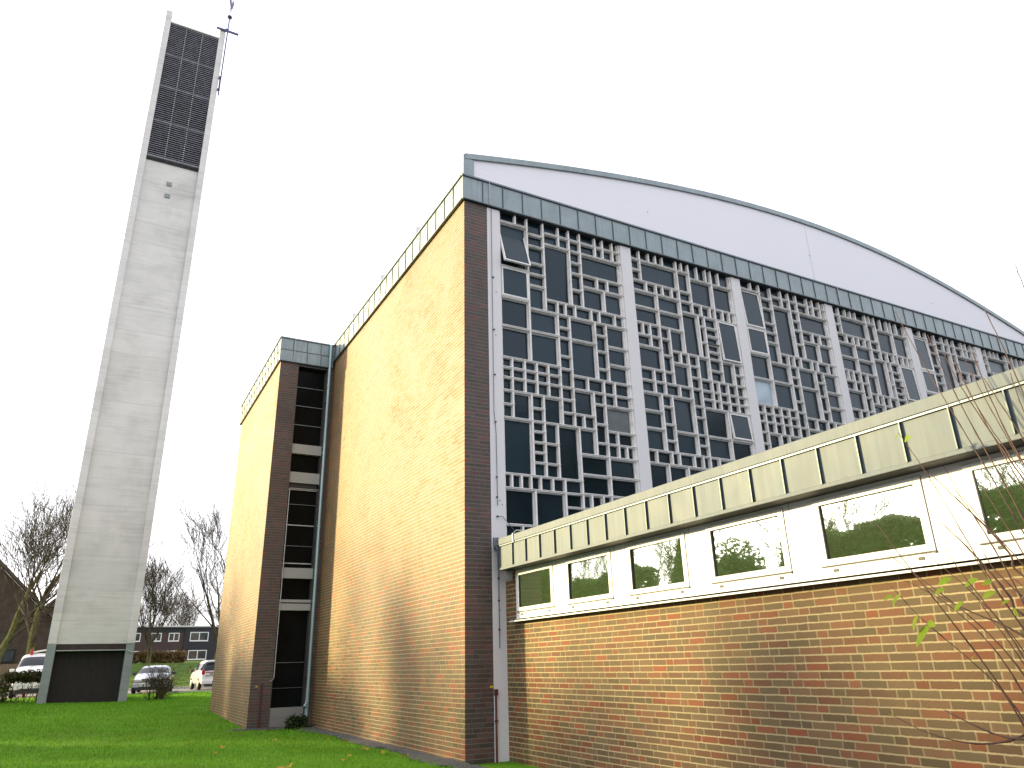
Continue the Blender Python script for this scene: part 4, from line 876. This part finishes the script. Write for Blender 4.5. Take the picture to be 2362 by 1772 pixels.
# ================================================================ FOREGROUND SHRUB with long bare shoots
fs=thing('shoot_shrub',(.15,-9.7,0),'young shrub of long bare red brown shoots with a few yellow green leaves','shrub')
RODS=[[[[0.043,-7.935,3.89],[0.043,-8.023,3.531],[0.043,-8.115,3.198],[0.043,-8.205,2.889],[0.043,-8.29,2.6],[0.043,-8.368,2.329],[0.043,-8.437,2.074],[0.044,-8.526,1.833],[0.047,-8.645,1.625],[0.052,-8.787,1.443],[0.058,-8.944,1.279],[0.065,-9.107,1.125],[0.072,-9.27,0.975],[0.079,-9.423,0.819],[0.085,-9.559,0.652],[0.09,-9.67,0.465],[0.093,-9.748,0.25],[0.094,-9.785,0.0]],0.0065],[[[0.133,-8.087,3.643],[0.133,-8.136,3.349],[0.133,-8.194,3.073],[0.133,-8.255,2.812],[0.133,-8.317,2.565],[0.133,-8.375,2.332],[0.133,-8.426,2.109],[0.133,-8.502,1.868],[0.134,-8.606,1.658],[0.136,-8.731,1.472],[0.137,-8.87,1.302],[0.139,-9.016,1.142],[0.141,-9.161,0.985],[0.143,-9.299,0.824],[0.145,-9.421,0.652],[0.147,-9.522,0.461],[0.148,-9.593,0.247],[0.148,-9.627,0.0]],0.0075],[[[0.251,-8.103,3.518],[0.251,-8.153,3.278],[0.251,-8.216,3.052],[0.251,-8.284,2.841],[0.251,-8.353,2.641],[0.251,-8.417,2.45],[0.251,-8.472,2.265],[0.247,-8.565,2.013],[0.236,-8.68,1.791],[0.22,-8.811,1.592],[0.199,-8.952,1.408],[0.177,-9.095,1.234],[0.154,-9.236,1.062],[0.131,-9.368,0.886],[0.111,-9.484,0.699],[0.094,-9.579,0.493],[0.083,-9.646,0.262],[0.079,-9.679,0.0]],0.0075],[[[-0.001,-8.439,3.332],[-0.001,-8.456,3.134],[-0.001,-8.48,2.946],[-0.001,-8.509,2.765],[-0.001,-8.545,2.592],[-0.001,-8.586,2.428],[-0.001,-8.631,2.271],[0.001,-8.718,2.022],[0.005,-8.824,1.801],[0.012,-8.943,1.601],[0.02,-9.07,1.415],[0.029,-9.199,1.238],[0.039,-9.325,1.062],[0.048,-9.443,0.883],[0.056,-9.548,0.694],[0.063,-9.633,0.488],[0.067,-9.693,0.258],[0.069,-9.724,0.0]],0.0075],[[[0.272,-8.456,3.727],[0.272,-8.49,3.518],[0.272,-8.519,3.316],[0.272,-8.542,3.121],[0.272,-8.557,2.931],[0.272,-8.566,2.746],[0.272,-8.565,2.566],[0.269,-8.586,2.299],[0.26,-8.647,2.062],[0.247,-8.74,1.847],[0.231,-8.857,1.649],[0.213,-8.991,1.463],[0.193,-9.134,1.283],[0.174,-9.278,1.103],[0.155,-9.416,0.917],[0.139,-9.539,0.719],[0.126,-9.641,0.504],[0.118,-9.712,0.267],[0.114,-9.746,0.0]],0.0073],[[[-0.089,-8.512,3.103],[-0.089,-8.553,2.96],[-0.089,-8.594,2.822],[-0.089,-8.633,2.689],[-0.089,-8.667,2.558],[-0.089,-8.693,2.43],[-0.089,-8.708,2.301],[-0.084,-8.762,2.038],[-0.07,-8.852,1.807],[-0.049,-8.97,1.602],[-0.023,-9.107,1.416],[0.006,-9.255,1.239],[0.035,-9.406,1.067],[0.064,-9.551,0.89],[0.09,-9.681,0.703],[0.111,-9.789,0.497],[0.125,-9.865,0.265],[0.13,-9.902,0.0]],0.0067],[[[0.068,-8.822,3.85],[0.068,-8.83,3.715],[0.068,-8.834,3.584],[0.068,-8.837,3.455],[0.068,-8.837,3.329],[0.068,-8.836,3.205],[0.068,-8.835,3.083],[0.069,-8.846,2.818],[0.073,-8.883,2.573],[0.08,-8.94,2.346],[0.088,-9.014,2.132],[0.097,-9.1,1.93],[0.107,-9.196,1.734],[0.118,-9.296,1.542],[0.128,-9.398,1.349],[0.138,-9.496,1.153],[0.147,-9.587,0.951],[0.155,-9.668,0.737],[0.162,-9.733,0.51],[0.166,-9.779,0.265],[0.167,-9.803,0.0]],0.0066],[[[0.134,-7.683,2.983],[0.134,-7.804,2.702],[0.134,-7.902,2.435],[0.134,-7.986,2.182],[0.134,-8.065,1.944],[0.134,-8.145,1.721],[0.134,-8.233,1.516],[0.135,-8.366,1.291],[0.139,-8.538,1.113],[0.144,-8.734,0.969],[0.15,-8.941,0.843],[0.157,-9.145,0.723],[0.163,-9.331,0.592],[0.168,-9.486,0.438],[0.172,-9.596,0.245],[0.173,-9.647,0.0]],0.006],[[[0.252,-7.266,2.358],[0.252,-7.452,2.013],[0.252,-7.633,1.703],[0.252,-7.796,1.419],[0.252,-7.932,1.152],[0.252,-8.032,0.891],[0.252,-8.091,0.629],[0.246,-8.206,0.431],[0.231,-8.411,0.337],[0.21,-8.675,0.312],[0.186,-8.966,0.321],[0.162,-9.252,0.329],[0.141,-9.501,0.302],[0.126,-9.681,0.204],[0.12,-9.76,0.0]],0.009],[[[0.15,-7.351,1.868],[0.15,-7.516,1.648],[0.15,-7.697,1.462],[0.15,-7.866,1.295],[0.15,-8.004,1.128],[0.15,-8.094,0.947],[0.15,-8.121,0.735],[0.148,-8.216,0.527],[0.141,-8.41,0.42],[0.132,-8.669,0.378],[0.121,-8.96,0.37],[0.111,-9.249,0.361],[0.102,-9.502,0.319],[0.095,-9.686,0.209],[0.093,-9.767,0.0]],0.0065],[[[0.176,-7.608,1.842],[0.176,-7.743,1.73],[0.176,-7.89,1.646],[0.176,-8.035,1.573],[0.176,-8.163,1.497],[0.176,-8.264,1.405],[0.176,-8.328,1.283],[0.176,-8.828,0.9329999999999999]],0.0077],[[[0.086,-7.213,0.964],[0.086,-7.394,0.887],[0.086,-7.587,0.838],[0.086,-7.781,0.823],[0.086,-7.97,0.847],[0.086,-8.147,0.918],[0.086,-8.309,1.04],[0.086,-8.809,1.1400000000000001]],0.0071],[[[-0.054,-7.704,1.027],[-0.054,-7.795,0.984],[-0.054,-7.886,0.943],[-0.054,-7.978,0.909],[-0.054,-8.073,0.887],[-0.054,-8.17,0.883],[-0.054,-8.271,0.901],[-0.054,-8.771,1.0010000000000001]],0.0077],[[[0.204,-7.317,2.132],[0.204,-7.541,1.923],[0.204,-7.749,1.729],[0.204,-7.926,1.542],[0.204,-8.065,1.352],[0.204,-8.156,1.151],[0.204,-8.193,0.929],[0.202,-8.297,0.711],[0.198,-8.493,0.579],[0.192,-8.743,0.499],[0.185,-9.008,0.436],[0.179,-9.251,0.355],[0.175,-9.433,0.222],[0.173,-9.517,0.0]],0.0072],[[[0.192,-7.648,2.082],[0.192,-7.808,1.905],[0.192,-7.95,1.735],[0.192,-8.069,1.567],[0.192,-8.161,1.396],[0.192,-8.223,1.219],[0.192,-8.251,1.031],[0.194,-8.355,0.794],[0.2,-8.557,0.651],[0.208,-8.824,0.569],[0.217,-9.121,0.519],[0.226,-9.415,0.468],[0.234,-9.672,0.385],[0.24,-9.858,0.24],[0.242,-9.941,0.0]],0.0059],[[[-0.058,-7.982,1.995],[-0.058,-8.04,1.87],[-0.058,-8.101,1.752],[-0.058,-8.161,1.64],[-0.058,-8.217,1.53],[-0.058,-8.267,1.422],[-0.058,-8.307,1.312],[-0.048,-8.436,1.084],[-0.022,-8.615,0.915],[0.016,-8.826,0.785],[0.058,-9.047,0.673],[0.101,-9.259,0.559],[0.138,-9.44,0.423],[0.164,-9.572,0.243],[0.174,-9.632,0.0]],0.0066],[[[0.094,-8.047,2.027],[0.094,-8.092,1.882],[0.094,-8.148,1.748],[0.094,-8.205,1.62],[0.094,-8.256,1.495],[0.094,-8.292,1.368],[0.094,-8.306,1.234],[0.096,-8.387,0.997],[0.101,-8.553,0.832],[0.108,-8.775,0.713],[0.116,-9.024,0.619],[0.124,-9.271,0.524],[0.132,-9.489,0.405],[0.137,-9.648,0.238],[0.139,-9.72,0.0]],0.0059],[[[0.217,-8.049,2.033],[0.217,-8.091,1.921],[0.217,-8.152,1.824],[0.217,-8.217,1.735],[0.217,-8.275,1.645],[0.217,-8.313,1.548],[0.217,-8.321,1.434],[0.217,-8.382,1.201],[0.216,-8.514,1.023],[0.215,-8.696,0.885],[0.214,-8.909,0.771],[0.212,-9.131,0.664],[0.211,-9.343,0.55],[0.21,-9.525,0.412],[0.209,-9.655,0.234],[0.209,-9.714,0.0]],0.0076],[[[0.292,-7.876,2.685],[0.292,-7.943,2.48],[0.292,-8.033,2.298],[0.292,-8.13,2.13],[0.292,-8.221,1.971],[0.292,-8.294,1.812],[0.292,-8.339,1.645],[0.287,-8.443,1.398],[0.273,-8.597,1.202],[0.253,-8.784,1.041],[0.229,-8.988,0.9],[0.203,-9.194,0.767],[0.179,-9.386,0.624],[0.159,-9.547,0.459],[0.145,-9.662,0.256],[0.14,-9.715,0.0]],0.006],[[[0.067,-7.895,2.621],[0.067,-7.986,2.476],[0.067,-8.078,2.342],[0.067,-8.167,2.214],[0.067,-8.245,2.088],[0.067,-8.308,1.961],[0.067,-8.352,1.827],[0.067,-8.852,1.4769999999999999]],0.007],[[[0.148,-7.846,2.263],[0.148,-7.934,2.15],[0.148,-8.012,2.037],[0.148,-8.081,1.925],[0.148,-8.142,1.813],[0.148,-8.197,1.703],[0.148,-8.248,1.596],[0.148,-8.748,1.246]],0.0075],[[[-0.041,-8.104,2.462],[-0.041,-8.168,2.307],[-0.041,-8.224,2.156],[-0.041,-8.273,2.008],[-0.041,-8.315,1.864],[-0.041,-8.351,1.724],[-0.041,-8.382,1.586],[-0.036,-8.47,1.351],[-0.022,-8.604,1.161],[-0.002,-8.771,1.004],[0.022,-8.956,0.866],[0.047,-9.143,0.734],[0.071,-9.318,0.595],[0.091,-9.466,0.435],[0.105,-9.573,0.241],[0.11,-9.623,0.0]],0.0076],[[[0.089,-7.524,1.884],[0.089,-7.692,1.78],[0.089,-7.832,1.664],[0.089,-7.945,1.539],[0.089,-8.036,1.407],[0.089,-8.107,1.271],[0.089,-8.159,1.132],[0.089,-8.304,0.905],[0.088,-8.516,0.756],[0.088,-8.77,0.658],[0.087,-9.039,0.585],[0.086,-9.297,0.509],[0.086,-9.519,0.404],[0.085,-9.679,0.243],[0.085,-9.751,0.0]],0.007],[[[0.228,-8.527,3.191],[0.228,-8.532,3.069],[0.228,-8.54,2.948],[0.228,-8.551,2.831],[0.228,-8.564,2.716],[0.228,-8.579,2.604],[0.228,-8.596,2.495],[0.226,-8.654,2.238],[0.222,-8.739,2.008],[0.215,-8.845,1.8],[0.206,-8.965,1.609],[0.196,-9.096,1.428],[0.186,-9.229,1.252],[0.175,-9.36,1.077],[0.165,-9.483,0.895],[0.156,-9.591,0.702],[0.149,-9.68,0.492],[0.145,-9.742,0.26],[0.143,-9.772,0.0]],0.0067],[[[-0.049,-8.344,1.82],[-0.049,-8.393,1.758],[-0.049,-8.435,1.693],[-0.049,-8.468,1.626],[-0.049,-8.494,1.556],[-0.049,-8.512,1.484],[-0.049,-8.523,1.408],[-0.041,-8.602,1.168],[-0.019,-8.745,0.983],[0.012,-8.93,0.836],[0.047,-9.135,0.707],[0.082,-9.337,0.577],[0.113,-9.514,0.429],[0.135,-9.644,0.243],[0.143,-9.705,0.0]],0.0068],[[[0.079,-8.335,3.336],[0.079,-8.382,3.097],[0.079,-8.433,2.87],[0.079,-8.484,2.655],[0.079,-8.534,2.451],[0.079,-8.581,2.255],[0.079,-8.623,2.067],[0.08,-8.705,1.809],[0.081,-8.82,1.587],[0.083,-8.958,1.391],[0.085,-9.11,1.212],[0.088,-9.267,1.042],[0.091,-9.42,0.871],[0.093,-9.558,0.69],[0.095,-9.673,0.491],[0.097,-9.755,0.264],[0.097,-9.794,0.0]],0.0058],[[[-0.022,-8.283,2.425],[-0.022,-8.323,2.302],[-0.022,-8.361,2.183],[-0.022,-8.397,2.068],[-0.022,-8.43,1.955],[-0.022,-8.458,1.843],[-0.022,-8.48,1.732],[-0.017,-8.568,1.477],[-0.003,-8.707,1.27],[0.017,-8.882,1.097],[0.041,-9.077,0.945],[0.067,-9.275,0.799],[0.091,-9.461,0.646],[0.111,-9.619,0.471],[0.125,-9.732,0.26],[0.13,-9.784,0.0]],0.0067],[[[0.112,-7.949,1.838],[0.112,-8.0,1.715],[0.112,-8.054,1.599],[0.112,-8.109,1.488],[0.112,-8.159,1.38],[0.112,-8.203,1.273],[0.112,-8.238,1.164],[0.117,-8.361,0.944],[0.129,-8.545,0.791],[0.146,-8.768,0.683],[0.166,-9.006,0.595],[0.186,-9.236,0.506],[0.203,-9.435,0.393],[0.215,-9.579,0.231],[0.22,-9.644,0.0]],0.0058],[[[0.298,-8.151,3.344],[0.298,-8.203,3.109],[0.298,-8.266,2.891],[0.298,-8.336,2.685],[0.298,-8.405,2.491],[0.298,-8.47,2.306],[0.298,-8.525,2.127],[0.294,-8.618,1.888],[0.282,-8.733,1.678],[0.264,-8.865,1.491],[0.242,-9.008,1.321],[0.218,-9.154,1.159],[0.193,-9.297,1.0],[0.169,-9.432,0.837],[0.147,-9.55,0.662],[0.129,-9.647,0.468],[0.118,-9.715,0.25],[0.113,-9.748,0.0]],0.0067],[[[0.133,-8.227,3.422],[0.133,-8.275,3.142],[0.133,-8.331,2.879],[0.133,-8.392,2.631],[0.133,-8.452,2.397],[0.133,-8.508,2.175],[0.133,-8.557,1.962],[0.132,-8.639,1.714],[0.131,-8.755,1.503],[0.129,-8.896,1.317],[0.127,-9.051,1.149],[0.124,-9.211,0.99],[0.121,-9.366,0.83],[0.119,-9.507,0.66],[0.117,-9.625,0.471],[0.116,-9.708,0.254],[0.115,-9.748,0.0]],0.0065]]
m=MB(); rr=random.Random(4)
for pts,rad in RODS:
    P_=[Vector(q)-Vector((.15,-9.7,0)) for q in pts]; n=len(P_)
    fine=[]
    for i in range(n-1):
        for k in range(4):
            t=k/4; p0=P_[max(i-1,0)];p1=P_[i];p2=P_[i+1];p3=P_[min(i+2,n-1)]
            fine.append(.5*((2*p1)+(-p0+p2)*t+(2*p0-5*p1+4*p2-p3)*t*t+(-p0+3*p1-3*p2+p3)*t**3)+Vector((rr.gauss(0,.0008),rr.gauss(0,.0008),rr.gauss(0,.0008))))
    fine.append(P_[-1])
    rads=[rad*(.35+.65*min(1,i/(len(fine)*.6)))*(1.35 if i%5==2 else 1) for i in range(len(fine))]
    m.tube(fine,rads,6,cap=False)
m.build('shoots',M['red_twig'],fs,smooth=True)
LV=[[[0.08,-7.756,2.884],[-0.403,-0.837,0.371],0.094,0.25],[[0.08,-7.722,2.959],[-0.616,0.242,-0.75],0.062,0.25],[[0.08,-7.402,1.787],[-0.568,0.806,-0.164],0.067,0.25],[[0.08,-7.468,1.794],[-0.416,0.66,-0.626],0.091,0.25],[[0.08,-7.57,1.644],[-0.37,0.355,-0.858],0.103,0.25],[[0.08,-7.627,1.576],[-0.411,-0.903,0.129],0.092,0.25],[[0.08,-7.644,1.566],[-0.243,0.714,-0.657],0.157,0.25],[[0.08,-7.811,1.802],[-0.502,0.822,-0.268],0.076,0.25],[[0.08,-7.923,1.706],[-0.444,0.73,-0.519],0.086,0.25],[[0.08,-7.872,1.861],[-0.413,0.905,-0.101],0.092,0.25],[[0.08,-8.053,1.842],[-0.426,0.876,-0.226],0.089,0.25],[[0.08,-8.144,1.816],[-0.574,0.819,-0.013],0.066,0.25],[[0.08,-8.147,1.749],[-0.45,0.874,-0.182],0.084,0.25],[[0.08,-8.223,1.688],[-0.701,0.699,-0.145],0.054,0.25],[[0.08,-8.239,1.644],[-0.62,-0.373,-0.69],0.061,0.25],[[0.08,-7.219,0.97],[-0.793,0.441,0.42],0.048,0.25],[[0.08,-7.915,1.363],[-0.813,0.338,-0.474],0.047,0.25]]
def leaf(p,d,size,droop):
    p=Vector(p)-Vector((.15,-9.7,0)); d=Vector(d).normalized(); s=d.cross(Vector((-.8,.5,.25))).normalized(); up=s.cross(d).normalized()
    v=[];f=[];N=6
    for i in range(N+1):
        t=i/N; w=size*.30*math.sin(math.pi*min(1,t*.95+.03))**.8; c=p+d*size*t+Vector((0,0,-droop*size*t*t)); v+=[c-s*w+up*w*.25,c,c+s*w+up*w*.25]
    for i in range(N): a=i*3; f+=[(a,a+1,a+4,a+3),(a+1,a+2,a+5,a+4)]
    mb=MB(); mb.add(v,f); return mb.build('leaf',M['fresh_leaf'],fs,smooth=True)
for q in LV: leaf(*q)
# ================================================================ FALLEN LEAVES + GRASS
r=random.Random(77)
m0=None
for i in range(20):
    y=1.2+r.random()**1.4*9; x=-.35-r.random()*(1.2+.42*(y+1)); z=ground(x,y)+.045
    o=bpy.data.objects.new('fallen_leaf',m0) if m0 else None
    if o is None:
        mb=MB(); N=9; vs=[(0,0,0)]
        for k in range(18): a=k/18*6.283; rad=.035*(1+.35*math.cos(5*a)) ; vs.append((rad*math.cos(a),rad*math.sin(a),.008*math.sin(3*a)+.006))
        mb.add(vs,[(0,k+1,(k+1)%18+1) for k in range(18)]); o=mb.build('fallen_leaf',M['fallen']); m0=o.data
    else: COL.objects.link(o)
    o.location=(x,y,z); o.rotation_euler=(r.uniform(-.3,.3),r.uniform(-.3,.3),r.random()*6.28); o.scale=[.8+.9*r.random()]*3
    tag(o,'curled brown or yellow fallen leaf lying on the lawn','leaf','fallen leaves on the lawn')
def grass():
    rs=np.random.RandomState(5); n=230000
    C=np.array(cam.location)
    y=-2+ (rs.rand(n)**1.25)*34; x=-9.5+rs.rand(n)*13.5
    keep=(x<-.02)&~((y>9.15)&(y<15.9)&(x>-1.57))&~((x>-.34)&(y<9.2)&(rs.rand(n)<.93))&(x>-6.6-.12*(y+1)-.6)
    keep&=~((y>22.2)&(y<25.2)&(x>-6.6)&(x<-3.65))&(y<28)&~((y>8.95)&(y<9.2)&(x>-1.9)&(rs.rand(n)<.85))
    x=x[keep];y=y[keep];n=len(x)
    z=np.array([ground(a,b) for a,b in zip(x,y)])-.004
    h=(.028+.03*rs.rand(n))*(1+.5*np.sin(x*3.1+y*1.7)*np.sin(y*2.3)*.5); edge=(x>-.5)&(y<9.2); h=np.where(edge,h*1.4,h)
    h*=1+.012*(y+2)
    w=(.0022+.0016*rs.rand(n))*(1+.10*(y+2)); a=rs.rand(n)*6.283; l=rs.rand(n)*.03+.004; b=rs.rand(n)*6.283
    V=np.zeros((n,3,3)); V[:,0]=np.stack([x-w*np.cos(a),y-w*np.sin(a),z],1); V[:,1]=np.stack([x+w*np.cos(a),y+w*np.sin(a),z],1); V[:,2]=np.stack([x+l*np.cos(b),y+l*np.sin(b),z+h],1)
    me=bpy.data.meshes.new('grass'); me.vertices.add(n*3); me.vertices.foreach_set('co',V.reshape(-1)); me.loops.add(n*3); me.loops.foreach_set('vertex_index',np.arange(n*3,dtype=np.int32)); me.polygons.add(n); me.polygons.foreach_set('loop_start',np.arange(0,n*3,3,dtype=np.int32)); me.polygons.foreach_set('loop_total',np.full(n,3,dtype=np.int32))
    me.materials.append(M['grass_blade']); me.update(); me.validate(); o=bpy.data.objects.new('grass',me); COL.objects.link(o); tag(o,'short green lawn grass in front of the church and tower','grass',kind='stuff')
grass()
# weeds at the foot of the downpipe
wd=thing('weeds',(-.3,8.9,.03),'dark weeds at the foot of the downpipe','weeds')
r=random.Random(31); m=MB(); leaves(m,[(r.uniform(-.35,.1),r.uniform(-.12,.15),.04+.22*r.random()**1.5,.04) for _ in range(80)],r,.06,600); m.build('leaves',M['dark_evergreen'],wd)
m=MB(); 
for _ in range(30): x=r.uniform(-.35,.1); m.tube([(x,0,-.03),(x+r.gauss(0,.05),r.gauss(0,.05),.2)],.003,4)
m.build('stems',M['bark_green'],wd)
